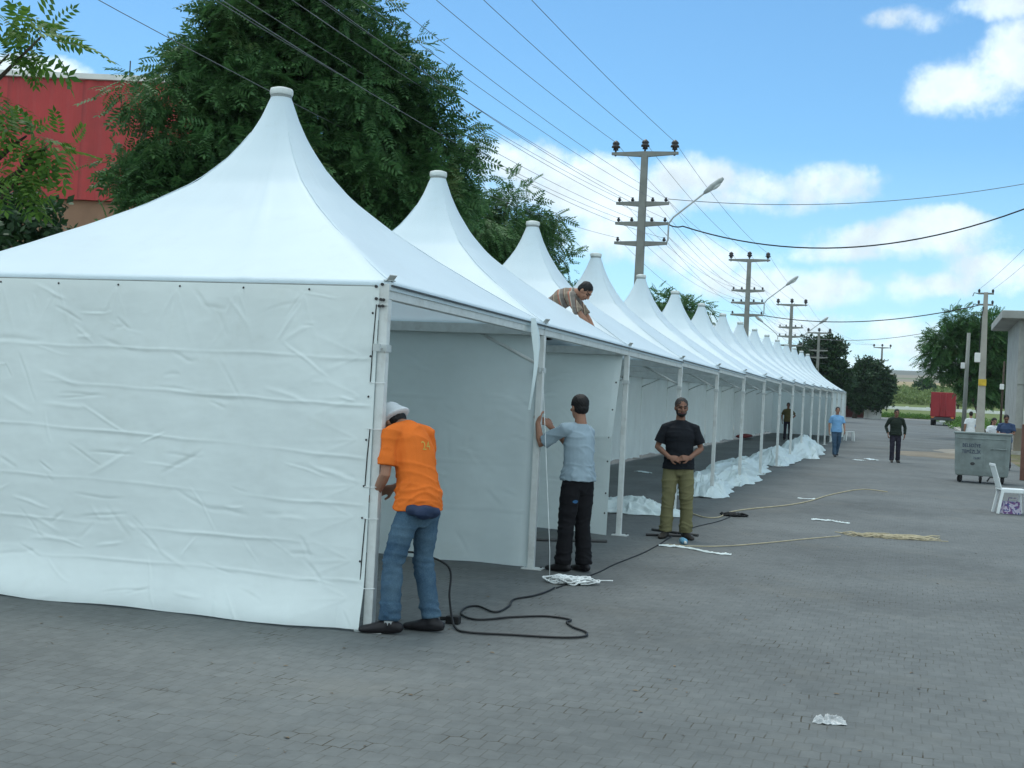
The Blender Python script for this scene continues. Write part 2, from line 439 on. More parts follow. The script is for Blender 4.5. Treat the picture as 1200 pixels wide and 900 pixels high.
# ------------------------------------------------------------------ tents
HS = 1.985; X1 = -3.50; Y1 = 8.29; NT_ = 16; EH = 2.40; PH = 1.815
CX = X1 - HS
prof_u = np.array([.045, .085, .127, .196, .29, .437, .583, .735, .88, 1.0])
prof_h = np.array([1, .885, .79, .67, .54, .395, .275, .165, .07, 0])
def canopy_mesh(seed):
    nr, na = 40, 160
    r = np.linspace(0, 1, nr) ** 1.25; r = .045 + .955 * r
    a = np.linspace(0, 2 * np.pi, na, endpoint=False)
    # snap so corners fall on samples
    Rr, A = np.meshgrid(r, a, indexing='ij')
    sq = 1 / np.maximum(np.abs(np.cos(A)), np.abs(np.sin(A)))
    w = np.clip((Rr - .045) / .75, 0, 1); w = 1 - (1 - w) ** 2.2; sh = 1 + (sq - 1) * w
    X = Rr * sh * np.cos(A); Y = Rr * sh * np.sin(A)
    h = np.interp(Rr, prof_u, prof_h)
    # membrane sags a little between the hips
    mid = np.cos(2 * A) ** 2
    h = h - .012 * mid * np.sin(np.pi * np.clip((Rr - .1) / .9, 0, 1))
    Z = EH + .02 + PH * h
    fold = .009 * fbm(A * 6, Rr * 1.5, seed) * np.sin(np.pi * Rr) + .010 * pn(X * 2.2, Y * 2.2, seed + 3) * np.sin(np.pi * np.clip(Rr, 0, 1))
    Z = Z + fold
    Z = Z + .006 * (np.abs((np.degrees(A) % 45) - 22.5) < .3) * np.clip((Rr - .08) / .1, 0, 1)
    X = X * (HS - .004); Y = Y * (HS - .004)
    # turned-down hem
    Xe = np.vstack([X, X[-1:], X[-1:]]); Ye = np.vstack([Y, Y[-1:], Y[-1:]])
    Ze = np.vstack([Z, np.full((1, na), EH + .004), np.full((1, na), EH - .035)])
    nr2 = nr + 2; V = np.stack([Xe, Ye, Ze], -1).reshape(-1, 3)
    i = np.arange(nr2 * na).reshape(nr2, na); j = np.roll(i, -1, 1)
    f = np.stack([i[:-1], i[1:], j[1:], j[:-1]], -1).reshape(-1, 4)
    return np_mesh('canopy', V, f)
def ridged(x, y, seed, k=6): return np.clip(1 - np.abs(pn(x, y, seed)) * 2.2, 0, 1) ** k
def crease_field(U, V, n, seed, lmin=.08, lmax=.50, wid=.010, amp=.006, ang=None):
    g = np.random.default_rng(seed); D = np.zeros_like(U); u0, u1, v0, v1 = U.min(), U.max(), V.min(), V.max()
    for _ in range(n):
        cu, cv = g.uniform(u0, u1), g.uniform(v0, v1); L = g.uniform(lmin, lmax)
        th = g.normal(-.12, .22) if g.random() < .5 else (g.normal(-.8, .3) if g.random() < .6 else g.normal(.6, .3))
        if ang is not None: th = g.normal(ang, .25)
        du, dv = U - cu, V - cv; s = du * math.cos(th) + dv * math.sin(th); d = -du * math.sin(th) + dv * math.cos(th)
        d = d + g.normal(0, .10) * s * s / L + .02 * pn(s * 4, d * 0 + cu, seed)
        A = amp * g.uniform(.3, 1.0) * g.choice([-1, 1]); e = np.clip(1 - (2 * s / L) ** 2, 0, 1)
        w = wid * g.uniform(.7, 1.8); D += A * e * (np.exp(-(d / w) ** 2) - .4 * np.exp(-((d - 1.8 * w) / (1.8 * w)) ** 2))
    return D
def wall_mesh(name, length, height, nu, nv, seed, folds=(), creases=60, hang=.0, flare=0., amp=1., z0=.01):
    """sheet in local coords: u along +x, v up, thickness dir +y (towards the viewer is -y)"""
    U, V = np.meshgrid(np.linspace(0, length, nu), np.linspace(0, height, nv), indexing='ij')
    D = amp * (.018 * fbm(U * .9, V * .9, seed) + .006 * fbm(U * 3, V * 3, seed + 5, 3))
    D += amp * .0035 * fbm(U * 3.5 + V * 2, V * 7 - U * 1.5, seed + 5, 3)
    for zf, sl in folds:
        d = V - (zf + sl * U + .012 * pn(U * 2.5, U * 0 + zf * 9, seed) + .02 * pn(U * .6, U * 0 + zf * 5, seed + 1))
        mod = np.clip(.5 + .9 * pn(U * 1.1, U * 0 + zf * 3, seed + 4), 0.05, 1)
        D += amp * .008 * mod * (np.exp(-(d / .011) ** 2) - .5 * np.exp(-((d + .03) / .03) ** 2))
    if creases: D += crease_field(U, V, creases, seed, amp=.0075 * amp)
    if hang: D += hang * np.sin(U * 2 * np.pi / .9 + 2 * pn(U * .8, V * .3, seed)) * np.clip(1 - V / height, 0, 1) ** .5 * (.5 + .5 * pn(U * .7, V * .2, seed + 6))
    edge = np.clip((height - V) / .1, 0, 1) * np.clip(U / .08, 0, 1) * np.clip((length - U) / .08, 0, 1)
    D = D * edge
    if flare:
        k = flare * (.75 + .5 * pn(U * .8, U * 0, seed + 7)) * np.exp(-(V / .22) ** 2) * np.clip((length - U) / .5, .35, 1)
        D = D + k
    bot = np.clip(1 - V / .3, 0, 1) * (.012 * pn(U * 1.7, U * 0, seed + 11))
    return U, -D, V + z0 + bot

t0 = None
tents = []
ordw = ['first', 'second', 'third', 'fourth', 'fifth', 'sixth', 'seventh', 'eighth', 'ninth', 'tenth', 'eleventh', 'twelfth', 'thirteenth', 'fourteenth', 'fifteenth', 'last']
tlabel = {0: 'nearest white peaked tent, its near end closed by a wrinkled white wall panel',
          1: 'white peaked tent next after the nearest one, a cloth strip hanging near its first post',
          2: 'third white peaked tent from the near end, with a half-fastened loose wall panel',
          4: 'white peaked tent whose tip stands right below the nearest concrete utility pole',
          15: 'farthest white peaked tent, closing the end of the row beyond the walking men'}
def post(parent, x, y, face, detail):
    p = MB().box((x, y, (2.30 + .008) / 2), (.066, .066, 2.292)).build('post', M['alu'], parent, bevel=.006)
    pl = MB().box((x + .02 * face, y, .006), (.20, .15, .012))
    for a in (-.07, .09): pl.lathe([(.011, .012), (.011, .024)], (x + a * face, y + .045, 0), 8, 1)
    pl.build('base_plate', [M['alu'], M['bolt']], p)
    if detail:
        c = MB()
        c.tube([(x, y - .04, 1.96), (x, y - .10, 1.96)], .012, 8); c.box((x, y - .115, 1.96), (.05, .02, .05))
        c.box((x, y, 1.96), (.085, .085, .05))
        c.build('clamp', M['alu2'], p)
    return p
def make_tent(i, proto=None):
    y = Y1 + HS + i * 2 * HS
    z = gz(y)
    lab = tlabel.get(i, 'open white peaked tent, %s peak counted from the near end' % ordw[i])
    if proto is None:
        t = thing('pagoda_tent', lab, 'tent', (CX, y, z), 0, 'white peaked tents joined in a long row')
        c = link('canopy', canopy_mesh(3), M['canopy'], t, True)
        MB().lathe([(.092, EH + PH - .02), (.094, EH + PH + .035)], n=28).build('cap_ring', M['capr'], c, True)
        MB().lathe([(.096, EH + PH + .034), (.103, EH + PH + .05), (.103, EH + PH + .075), (.098, EH + PH + .092), (.06, EH + PH + .104), (.01, EH + PH + .108)], n=28).build('cap', M['cap'], c, True)
        seam = MB()
        for sx in (-1, 1):
            for sy in (-1, 1):
                pts = []
                for u in np.linspace(.12, .995, 24):
                    w = min(1, max(0, (u - .045) / .75)); w = 1 - (1 - w) ** 2.2; k = u * (1 + (math.sqrt(2) - 1) * w) / math.sqrt(2)
                    pts.append((sx * HS * .998 * k, sy * HS * .998 * k, EH + .022 + PH * float(np.interp(u, prof_u, prof_h))))
                seam.tube(pts, .0035, 5)
        seam.build('hip_seam', M['canopy'], c, True)
        e = HS - .048
        for (p, q) in (((-HS + .086, -e, 2.352), (HS - .086, -e, 2.352)), ((-HS + .086, e, 2.352), (HS - .086, e, 2.352)), ((-e, -HS + .012, 2.352), (-e, HS - .012, 2.352)), ((e, -HS + .012, 2.352), (e, HS - .012, 2.352))):
            MB().bar(p, q, .062, .096).build('eave_beam', M['alu'], t, bevel=.005)
        # gutter lip along the street eave
        MB().bar((HS + .006, -HS + .004, 2.397), (HS + .006, HS - .004, 2.397), .014, .012).build('eave_rail', M['steel'], t)
        for sx in (-1, 1):
            post(t, sx * (HS - .035), -HS, sx, i < 6 or True)
            MB().tube([(sx * (HS - .07), -HS + .02, 2.02), (sx * (HS - .70), -HS + .03, 2.315)], .0165, 8).build('brace', M['alu'], t, True)
            bk = MB(); bk.box((sx * (HS - .03), -HS + .04, 2.435), (.06, .08, .008)); bk.bar((sx * (HS - .02), -HS + .02, 2.435), (sx * (HS + .015), -HS, 2.47), .06, .006)
            bk.build('corner_bracket', M['alu2'], t)
        # rear wall panel
        U, D, V = wall_mesh('rear', 2 * HS - .02, 2.30, 90, 60, 21, [(.9, 0), (1.5, .0)], 25, .035, 0, 1.2)
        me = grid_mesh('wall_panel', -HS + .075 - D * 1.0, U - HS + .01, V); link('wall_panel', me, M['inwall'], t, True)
    else:
        t = copy_tree(proto); t.location = (CX, y, z); t['label'] = lab
    return t
proto = make_tent(0)
tents = [proto] + [make_tent(i, proto) for i in range(1, NT_)]
# give three later tents their own slightly different membrane
for i in range(1, NT_):
    for ch in tents[i].children:
        n = ch.name.split('.')[0]
        if n == 'canopy' and i < 8:
            me = canopy_mesh(3 + i); me.materials.append(M['canopy']); me.polygons.foreach_set('use_smooth', [True] * len(me.polygons)); ch.data = me
        if n == 'wall_panel':
            U, D, V = wall_mesh('rear', 2 * HS - .02, 2.30, 80, 50, 21 + i * 5, [(.9, 0), (1.5, .0)], 25, .04, 0, 1.3)
            D = D * 1.0 - .06 * np.clip(1 - V / 1.2, 0, 1) * (.5 + pn(U * .5, V * 0, i))
            V = V + np.clip(1 - V / .9, 0, 1) * (.05 + .08 * np.abs(pn(U * .8 + i * 3.3, U * 0, 4)))
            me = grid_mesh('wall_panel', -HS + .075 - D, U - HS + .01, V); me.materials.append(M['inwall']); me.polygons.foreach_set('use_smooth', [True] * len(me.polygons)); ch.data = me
# the slope of the far tents: copies stand level at their own ground height
last = tents[-1]
for sx in (-1, 1):
    MB().box((sx * (HS - .035), HS - .06, 1.15), (.066, .066, 2.29)).build('post', M['alu'], last, bevel=.006)
U, D, V = wall_mesh('end', 2 * HS - .1, 2.32, 80, 50, 77, [(.8, 0), (1.5, 0)], 30, .03)
link('wall_panel', grid_mesh('wall_panel', U - HS + .05, HS - .02 - D, V), M['wall'], last, True)
U, D, V = wall_mesh('side', 2 * HS - .1, 2.30, 80, 50, 79, [(.8, 0), (1.5, 0)], 30, .03)
for j in (15, 14, 13):
    link('wall_panel', grid_mesh('wall_panel', HS - .075 - D, U - HS + .05, V), M['wall'], tents[j], True)

# near end wall of the nearest tent (local coords)
t1 = tents[0]
U, D, V = wall_mesh('front', 2 * HS - .085, 2.375, 560, 340, 33, [(.30, .008), (.60, -.012), (.93, -.022), (1.30, -.03), (1.62, -.02), (1.90, -.008)], 150, 0, .17, .78)
for fx in list(np.linspace(.25, 3.3, 7)) + [3.8]:
    for da in (-.5, -.1, .35):
        du, dv = U - fx, (V - 2.34); th = -math.pi / 2 + da; s_ = du * math.cos(th) + dv * math.sin(th); d_ = -du * math.sin(th) + dv * math.cos(th)
        D = D - .0028 * np.clip(s_ / .05, 0, 1) * np.clip(1 - s_ / .55, 0, 1) * np.exp(-(d_ / (.010 + .03 * np.clip(s_, 0, 1))) ** 2)
for fz in (.22, .48, .78, 1.0, 1.32, 1.62, 1.9):
    for da in (-.35, .1, .4):
        du, dv = U - 3.78, V - fz; th = math.pi + da; s_ = du * math.cos(th) + dv * math.sin(th); d_ = -du * math.sin(th) + dv * math.cos(th)
        D = D - .0022 * np.clip(s_ / .05, 0, 1) * np.clip(1 - s_ / .7, 0, 1) * np.exp(-(d_ / (.010 + .03 * np.clip(s_, 0, 1))) ** 2)
fw = link('wall_panel', grid_mesh('wall_panel', U - HS + .02, -HS - .048 + D, V), M['wall'], t1, True)
fw['label'] = 'wrinkled white wall panel closing the near end of the tent'
# eyelets and lacing along the outer edge
ey = MB()
for k, zz in enumerate((.22, .48, .78, 1.0, 1.32, 1.62, 1.9, 2.2)):
    ey.ell((HS - .105, -HS - .054, zz), (.008, .006, .008), n=8, m=6)
for xx in np.linspace(-HS + .25, HS - .6, 7): ey.ell((xx, -HS - .052, 2.355), (.008, .006, .008), n=8, m=6)
ey.build('eyelets', M['bolt'], fw)
lc = MB()
for a, b in ((.30, .78), (1.0, 1.4), (1.72, 2.26)):
    MB().tube([(HS - .098, -HS - .05, a), (HS - .092, -HS - .052, (a + b) / 2), (HS - .082, -HS - .05, b)], .004, 6).build('lacing', M['cable'], fw)
for zz in (.3, .78, 1.0, 1.4, 1.72): MB().tube([(HS - .105, -HS - .055, zz), (HS - .06, -HS - .058, zz - .004), (HS + .012, -HS - .04, zz)], .003, 6).build('tie', M['rope_w'], fw)
kr = MB(); kr.tube([(-HS + .02, -HS - .010, 2.392), (HS - .1, -HS - .010, 2.392)], .006, 6); kr.build('eave_rail', M['capr'], t1)
cp = MB(); cp.box((HS - .035, -HS - .037, 2.33), (.075, .008, .15))
cp.build('corner_plate', M['alu'], t1)
for k, (bx, bz) in enumerate(((-.06, 2.385), (-.015, 2.40), (-.055, 2.30), (-.02, 2.295), (.0, 2.293), (-.03, 2.25), (-.004, 2.25))):
    MB().tube([(HS - .028 + bx, -HS - .050, bz), (HS - .028 + bx, -HS - .062, bz)], .011, 8).build('bolt', M['bolt'], t1)
# partition between the two nearest tents
t2 = tents[1]
U, D, V = wall_mesh('part', 2 * HS - .11, 2.30, 200, 120, 51, [(.55, 0), (1.0, .004), (1.65, -.004)], 60, .028, 0, .9)
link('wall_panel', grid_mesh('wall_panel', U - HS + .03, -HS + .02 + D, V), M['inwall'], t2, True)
# half-fastened partition on the third tent: its free street edge swings in
t3 = tents[2]
L3 = 2 * HS - .12
U, D, V = wall_mesh('part3', L3, 2.27, 200, 120, 61, [(.6, 0), (1.2, .004)], 60, .03, 0, .9)
fr = U / L3; lo = np.clip(1 - V / 2.27, 0, 1)
Xp = U - HS + .03 - fr**2 * lo * .02
Yp = -HS + D - .02 - .36 * np.clip((fr - .55) / .45, 0, 1)**2 * np.clip(lo * 2.2, 0, 1)
pw = link('wall_panel', grid_mesh('wall_panel', Xp, Yp, V + .02), M['wall'], t3, True)
pw['label'] = 'white wall panel with its street edge hanging loose'
ey = MB()
for zz in (.3, .55, .95, 1.25, 1.6, 1.95): ey.ell((HS - .13 - (1 - zz / 2.27) * .02, -HS - .04 - .36 * min(1, 2.2 * (1 - zz / 2.27)) * .9, zz), (.012, .012, .012), n=8, m=6)
ey.build('eyelets', M['bolt'], pw)

# loose end of cloth hanging over the street eave
q = on_x(624, 372, X1 + .03); zt = q.z
n = 40; X = np.zeros((9, n)); Yv = X.copy(); Z = X.copy()
for j in range(n):
    s = j / (n - 1); wd = .075 * (1 - .75 * s) * (1 + .25 * math.sin(s * 9)); tw = .5 * math.sin(s * 5)
    for k in range(9):
        a = (k - 4) / 4
        X[k, j] = X1 + .05 + .05 * math.sin(s * 3) + a * wd * math.sin(tw) * .6 + .012 * math.cos(a * 3)
        Yv[k, j] = q.y + a * wd * math.cos(tw) - .04 * s + .03 * math.sin(s * 6); Z[k, j] = 2.43 - .86 * s
me = grid_mesh('cloth_strip', X, Yv, Z)
tag(link('cloth_strip', me, M['tarp'], None, True), 'white twisted cloth strip hanging from the eave before the second post', 'cloth strip')

# ------------------------------------------------------------------ crumpled sheets on the ground
def tarp(x, y, rx, ry, h, rz, seed, label, peak=(0, 0), g='white tent sheets dropped along the posts'):
    n = 130; U, V = np.meshgrid(np.linspace(-1, 1, n), np.linspace(-1, 1, n), indexing='ij')
    A = np.arctan2(V, U); rad = np.maximum(np.abs(U), np.abs(V)); sq = rad / np.maximum(np.hypot(U, V), 1e-6)
    Rr = np.hypot(U, V) * (sq * .55 + .45)          # soft square
    outl = 1 + .30 * pn(np.cos(A) * 1.6, np.sin(A) * 1.6, seed) + .12 * pn(np.cos(A) * 4, np.sin(A) * 4, seed + 2)
    w1 = .12 * fbm(U * 2, V * 2, seed + 1); w2 = .12 * fbm(U * 2, V * 2, seed + 3)
    X = (U * sq**.3 * outl + w1) * rx; Y = (V * sq**.3 * outl + w2) * ry
    d2 = (U - peak[0])**2 + (V - peak[1])**2
    dome = np.clip(1 - rad**2.2, 0, 1)
    Z = h * dome * (.45 + .55 * np.exp(-d2 * 1.1))
    cr = ridged(U * 1.5 + .6 * pn(U * 2, V * 2, seed + 5), V * 1.1 + .6 * pn(U * 2, V * 2, seed + 6), seed + 4, 2)
    cr2 = ridged(U * 3.6 + w1 * 3, V * 3.6 + w2 * 3, seed + 7, 4)
    cr3 = ridged(U * 8 + w1 * 6, V * 8 + w2 * 6, seed + 8, 5)
    e = np.clip((1 - rad) / .12, 0, 1)
    Z = Z * (.75 + .35 * pn(U * 1.4, V * 1.4, seed + 12)) + e * (.10 * cr + .022 * cr2 + .003 * cr3) * (.45 + .55 * dome) + .006 + .03 * (1 - e) * np.clip(pn(A * 3, A * 0, seed), 0, 1)
    me = grid_mesh('loose_sheet', X, Y, np.maximum(Z, .006))
    o = link('loose_sheet', me, M['tarp'], None, True); o.location = (x, y, gz(y)); o.rotation_euler = (math.atan(.0133) if y > 21 else 0, 0, rz)
    s = o.modifiers.new('Solidify', 'SOLIDIFY'); s.thickness = .004; s.offset = 1
    return tag(o, label, 'loose sheet', g)
p = gp(752, 603)
tarp(p.x - .15, p.y + .2, .75, .42, .22, .25, 1, 'small crumpled white sheet on the ground behind the third post', (-.45, .1))
tarp(-3.85, 25.3, .50, 1.5, .44, .05, 2, 'crumpled white sheet heaped beside the man in black t-shirt', (.1, -.6))
tarp(-3.75, 28.6, .55, 1.7, .24, -.05, 3, 'low crumpled white sheet between the first heap and the long sheet', (0, -.2))
tarp(-4.25, 33.2, .70, 2.8, .32, .03, 4, 'long crumpled white sheet in the middle of the dropped sheets', (0, .2))
tarp(-3.95, 39.0, .65, 2.8, .48, .0, 5, 'tall creased white sheet heap just before the farthest heap', (.2, .1))
tarp(-3.7, 47.0, .75, 4.4, .70, .03, 6, 'farthest and tallest heap of white sheet by the posts', (0, -.3))

# ------------------------------------------------------------------ foliage
def tmpl_pinnate(pairs=6):
    vs = []; fs = []
    def q(a, b, w, up):
        a, b = np.array(a), np.array(b); d = b - a; s = np.cross(d, (0, 0, 1.)); s /= max(np.linalg.norm(s), 1e-6)
        o = len(vs); m = a + d * .45; vs.extend([a, m - s * w + (0, 0, up), b, m + s * w + (0, 0, up)]); fs.append((o, o + 1, o + 2, o + 3))
    for k in range(pairs):
        t = .18 + .74 * k / (pairs - 1); l = .34 * (1 - .45 * abs(t - .45)); z = -.35 * t * t
        for s in (-1, 1): q((0, t, z), (s * l, t + .12, z - .09), .062, .012)
    q((0, .93, -.3), (0, 1.25, -.42), .07, .012)
    return np.array(vs), np.array(fs)
def tmpl_spray(k=9, seed=1):
    g = np.random.default_rng(seed); vs = []; fs = []
    for i in range(k):
        a = np.array((0, .1 + .8 * i / k, 0)) + g.normal(0, .05, 3); d = g.normal(0, 1, 3); d[1] += .8; d /= np.linalg.norm(d); L = g.uniform(.3, .5); b = a + d * L
        s = np.cross(d, g.normal(0, 1, 3)); s /= np.linalg.norm(s); m = a + d * L * .5; o = len(vs)
        vs.extend([a, m - s * .13, b, m + s * .13]); fs.append((o, o + 1, o + 2, o + 3))
    return np.array(vs), np.array(fs)
PIN = tmpl_pinnate(6); SPR = tmpl_spray()
def scatter(name, pos, dirs, size, tmpl, m, parent, g, droop=.5):
    n = len(pos); tv, tf = tmpl
    d = dirs + g.normal(0, .45, (n, 3)); d[:, 2] -= droop; d /= np.linalg.norm(d, axis=1)[:, None]
    up = np.tile((0., 0., 1.), (n, 1)) + g.normal(0, .45, (n, 3)); x = np.cross(d, up); x /= np.linalg.norm(x, axis=1)[:, None]; z = np.cross(x, d)
    Rm = np.stack([x, d, z], -1)
    sc = size * g.uniform(.65, 1.25, n)
    V = np.einsum('nij,kj->nki', Rm, tv) * sc[:, None, None] + pos[:, None, :]
    Fq = (tf[None] + (np.arange(n) * len(tv))[:, None, None]).reshape(-1, 4)
    return link(name, np_mesh(name, V.reshape(-1, 3), Fq), m, parent)
def clumps(blobs, dens, g, shell=.55):
    P = []; O = []
    for (c, r) in blobs:
        r = np.array(r if hasattr(r, '__len__') else (r, r, r)); vol = r.prod() ** (2 / 3); n = max(2, int(dens * vol))
        v = g.normal(0, 1, (n, 3)); v /= np.linalg.norm(v, axis=1)[:, None]; s = g.uniform(shell**3, 1, n) ** (1 / 3)
        P.append(np.array(c) + v * r * s[:, None]); O.append(v)
    return np.vstack(P), np.vstack(O)
def tree(name, label, cat, root, blobs, leaf=.36, dens=26, per=34, cr=.55, tmpl=PIN, m='leafA', trunk_r=.22, limbs=14, group=None, seed=0, droop=.5, fork=.35, trunk_name='trunk', zmin=None, shell=.5):
    g = np.random.default_rng(100 + seed); root = Vector(root); t = thing(name, label, cat, root, 0, group)
    bl = [((Vector(c) - root), r) for c, r in blobs]
    C, O = clumps([(tuple(c), r) for c, r in bl], dens, g, shell)
    if zmin is not None: k = C[:, 2] > zmin; C, O = C[k], O[k]
    n = len(C); rc = cr * g.uniform(.6, 1.3, n)
    v = g.normal(0, 1, (n, per, 3)); v /= np.linalg.norm(v, axis=2)[..., None]; s = g.uniform(.15, 1, (n, per)) ** .6
    v[..., 2] *= .62
    pos = (C[:, None, :] + v * (s * rc[:, None])[..., None]).reshape(-1, 3)
    dirs = (v * .8 + O[:, None, :] * .7).reshape(-1, 3)
    scatter('crown', pos, dirs, leaf, tmpl, M[m], t, g, droop)
    mb = MB(); big = max(bl, key=lambda b: b[0].z)[0]; cen = Vector(np.mean([tuple(b[0]) for b in bl], 0))
    top = Vector((cen.x * .5, cen.y * .5, max(1.2, cen.z * fork * 1.6)))
    def wob(a, b, k, amp):
        out = []
        for i in range(k + 1):
            f = i / k; p = a.lerp(b, f) + Vector(g.normal(0, 1, 3)) * amp * math.sin(math.pi * f); out.append(p)
        return out
    mb.tube(wob(Vector((0, 0, -.05)), top, 6, .06), [trunk_r * (1.25 - .6 * i / 6) for i in range(7)], 10)
    idx = g.choice(n, min(limbs, n), replace=False)
    for i in idx:
        e = Vector(C[i]); f = g.uniform(.45, 1); st = Vector((0, 0, 0)).lerp(top, f)
        mid = st.lerp(e, .5) + Vector((0, 0, .12 * (e - st).length)); pts = wob(st, mid, 3, .08) + wob(mid, e, 3, .08)[1:]
        r0 = trunk_r * .5; mb.tube(pts, [r0 * (1 - .85 * k / (len(pts) - 1)) for k in range(len(pts))], 6)
    mb.build(trunk_name, M['bark'], t, True)
    return t
def blobs_px(lst, k=1.0):
    out = []
    for px, py, rp, dep in lst:
        c = at(px, py, dep); r = rp * dep / F_; out.append((c, (r, r, r * .9)))
    return out
BA = blobs_px([(345, 70, 110, 22), (270, 120, 75, 21), (415, 125, 100, 22), (470, 190, 78, 23), (195, 240, 45, 20), (300, 230, 120, 21), (275, 30, 28, 21), (245, 60, 18, 21),
               (520, 210, 30, 23), (390, 45, 60, 22), (430, 260, 100, 22), (182, 165, 16, 19.8), (160, 112, 4, 19.8), (142, 196, 6, 19.8), (130, 280, 18, 19), (345, -60, 80, 22), (232, 180, 52, 20.5), (532, 168, 14, 23), (470, 105, 26, 22.5), (200, 120, 18, 20)])
tree('acacia_tree', 'huge dark green tree rising behind the nearest tents', 'tree', (-12.6, 20.5, .12), BA, .31, 32, 50, .46, PIN, 'leafA', .3, 26, 'trees behind the tents', 1)
BB = blobs_px([(595, 255, 32, 34), (560, 270, 48, 33), (625, 285, 34, 35), (652, 318, 24, 35), (580, 320, 50, 34), (600, 225, 12, 34), (640, 255, 9, 34)])
tree('acacia_tree', 'medium dark tree whose top shows between the second and third tent peaks', 'tree', (-13.0, 36, .33), BB, .34, 34, 36, .5, PIN, 'leafA', .2, 12, 'trees behind the tents', 2)
BC = blobs_px([(775, 362, 20, 58), (806, 368, 18, 58), (790, 385, 30, 58)])
tree('acacia_tree', 'tree with only its leafy top showing between the tent peaks by the nearest utility pole', 'tree', (-11.9, 60, .65), BC, .5, 26, 22, .5, PIN, 'leafA', .18, 8, 'trees behind the tents', 3)
# near tree at the left edge, only its outer boughs reach into the frame
BL = blobs_px([(6, 20, 9, 12.5), (-45, 45, 28, 12.5), (46, 44, 3, 12.3), (10, 66, 4, 12.4), (-45, 210, 12, 12.5), (62, 168, 2, 12.6), (30, 158, 2, 12.6), (-130, 150, 40, 12.8), (2, 218, 5, 12.3), (-120, 90, 50, 12.8), (-6, 120, 3, 12.5), (22, 212, 4, 12.5)])
tree('ailanthus_tree', 'lighter green leafy tree reaching in at the left edge of the photo', 'tree', (-10.6, 10.6, .12), BL, .36, 30, 9, .22, PIN, 'leafB', .14, 16, None, 4, .25)
BH = blobs_px([(0, 285, 50, 15.5), (70, 300, 36, 16), (125, 305, 26, 16.5), (-60, 270, 70, 15)])
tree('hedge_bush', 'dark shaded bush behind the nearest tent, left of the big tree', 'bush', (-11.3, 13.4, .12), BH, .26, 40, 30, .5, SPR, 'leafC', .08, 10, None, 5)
BR = blobs_px([(1132, 412, 30, 76), (1108, 402, 20, 76), (1155, 400, 32, 76), (1106, 432, 12, 76), (1145, 448, 24, 76), (1170, 385, 22, 77), (1125, 378, 16, 76), (1165, 440, 34, 77), (1094, 420, 10, 76), (1185, 430, 24, 78)])
tree('roadside_tree', 'broad dark tree on the right pavement beside the red lorry', 'tree', gp(1150, 516), BR, .50, 26, 24, .55, PIN, 'leafA', .25, 18, None, 6, .3)
B1 = blobs_px([(950, 412, 16, 118), (965, 425, 20, 118), (972, 408, 12, 118), (950, 440, 26, 118), (978, 445, 14, 118)])
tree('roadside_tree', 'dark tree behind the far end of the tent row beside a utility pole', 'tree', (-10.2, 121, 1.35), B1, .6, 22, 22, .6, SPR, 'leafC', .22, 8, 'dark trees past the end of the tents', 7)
B2 = blobs_px([(1015, 448, 20, 150), (1030, 455, 15, 150), (1000, 452, 18, 150), (1020, 432, 12, 150), (1033, 442, 9, 150), (985, 455, 14, 150), (1008, 465, 14, 150), (1028, 467, 9, 150)])
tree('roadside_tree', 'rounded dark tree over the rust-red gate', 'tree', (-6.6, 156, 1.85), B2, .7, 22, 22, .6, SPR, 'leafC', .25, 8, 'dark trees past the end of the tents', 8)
# far hedge rows and crop
g = np.random.default_rng(5)
def mass(name, n, xr, yr, hgt, leaf, m, per=10, kind='stuff'):
    x = g.uniform(*xr, n); y = g.uniform(*yr, n); keep = pn(x * .06, y * .06, 3) > -.25; x, y = x[keep], y[keep]
    z = np.array([gz(v) for v in y]); hh = hgt * (.5 + .8 * np.abs(pn(x * .15, y * .15, 8)))
    pos = np.stack([x, y, z], -1)[:, None, :] + g.normal(0, 1, (len(x), per, 3)) * np.array([.5, .5, 0]); pos[..., 2] += g.uniform(0.05, 1, (len(x), per)) * hh[:, None]
    d = g.normal(0, 1, (len(x) * per, 3)); d[:, 2] += .4
    o = scatter(name, pos.reshape(-1, 3), d, leaf, SPR, M[m], None, g, -.2); return tag(o, kind=kind)
mass('crop_field', 2600, (-40, 60), (225, 300), 1.9, 1.1, 'leafE', 6)
mass('roadside_weeds', 500, (-10, 12), (171, 176), .35, .4, 'leafB', 5)
mass('verge_weeds', 260, (3.6, 8), (112, 160), .5, .4, 'leafB', 5)
# pale low wall along the field
def low_wall(x0, x1, y, h):
    mb = MB(); vs = []
    mb.box(((x0 + x1) / 2, y, gz(y) + h / 2), (x1 - x0, .35, h))
    for x in np.arange(x0, x1, 3.0): mb.box((x, y, gz(y) + h / 2 + .05), (.45, .45, h + .12))
    return mb.build('field_wall', M['whitepaint'])
tag(low_wall(-40, 60, 205, .45), 'long pale low wall along the green field at the end of the street', 'wall')
# hedge bushes inside the field
for k, (px, lab) in enumerate(((1082, 'small round green bush standing in the field left of the red lorry'),)):
    b = at(px, 463, 260); rt = Vector((b.x, b.y, gz(b.y)))
    tree('field_bush', lab, 'bush', rt, [((b.x, b.y, rt.z + 1.5), (1.6, 1.6, 1.9))], .9, 16, 16, .6, SPR, 'leafD', .1, 4, None, 30 + k)

# ------------------------------------------------------------------ buildings
c = at(95, 140, 38); rb = thing('industrial_building', 'red metal-clad building behind the trees on the left', 'building', (c.x, c.y, .1), YAW * .9)
mb = MB(); W2, D2, H0, H1 = 11.0, 12.0, 6.85, 10.38
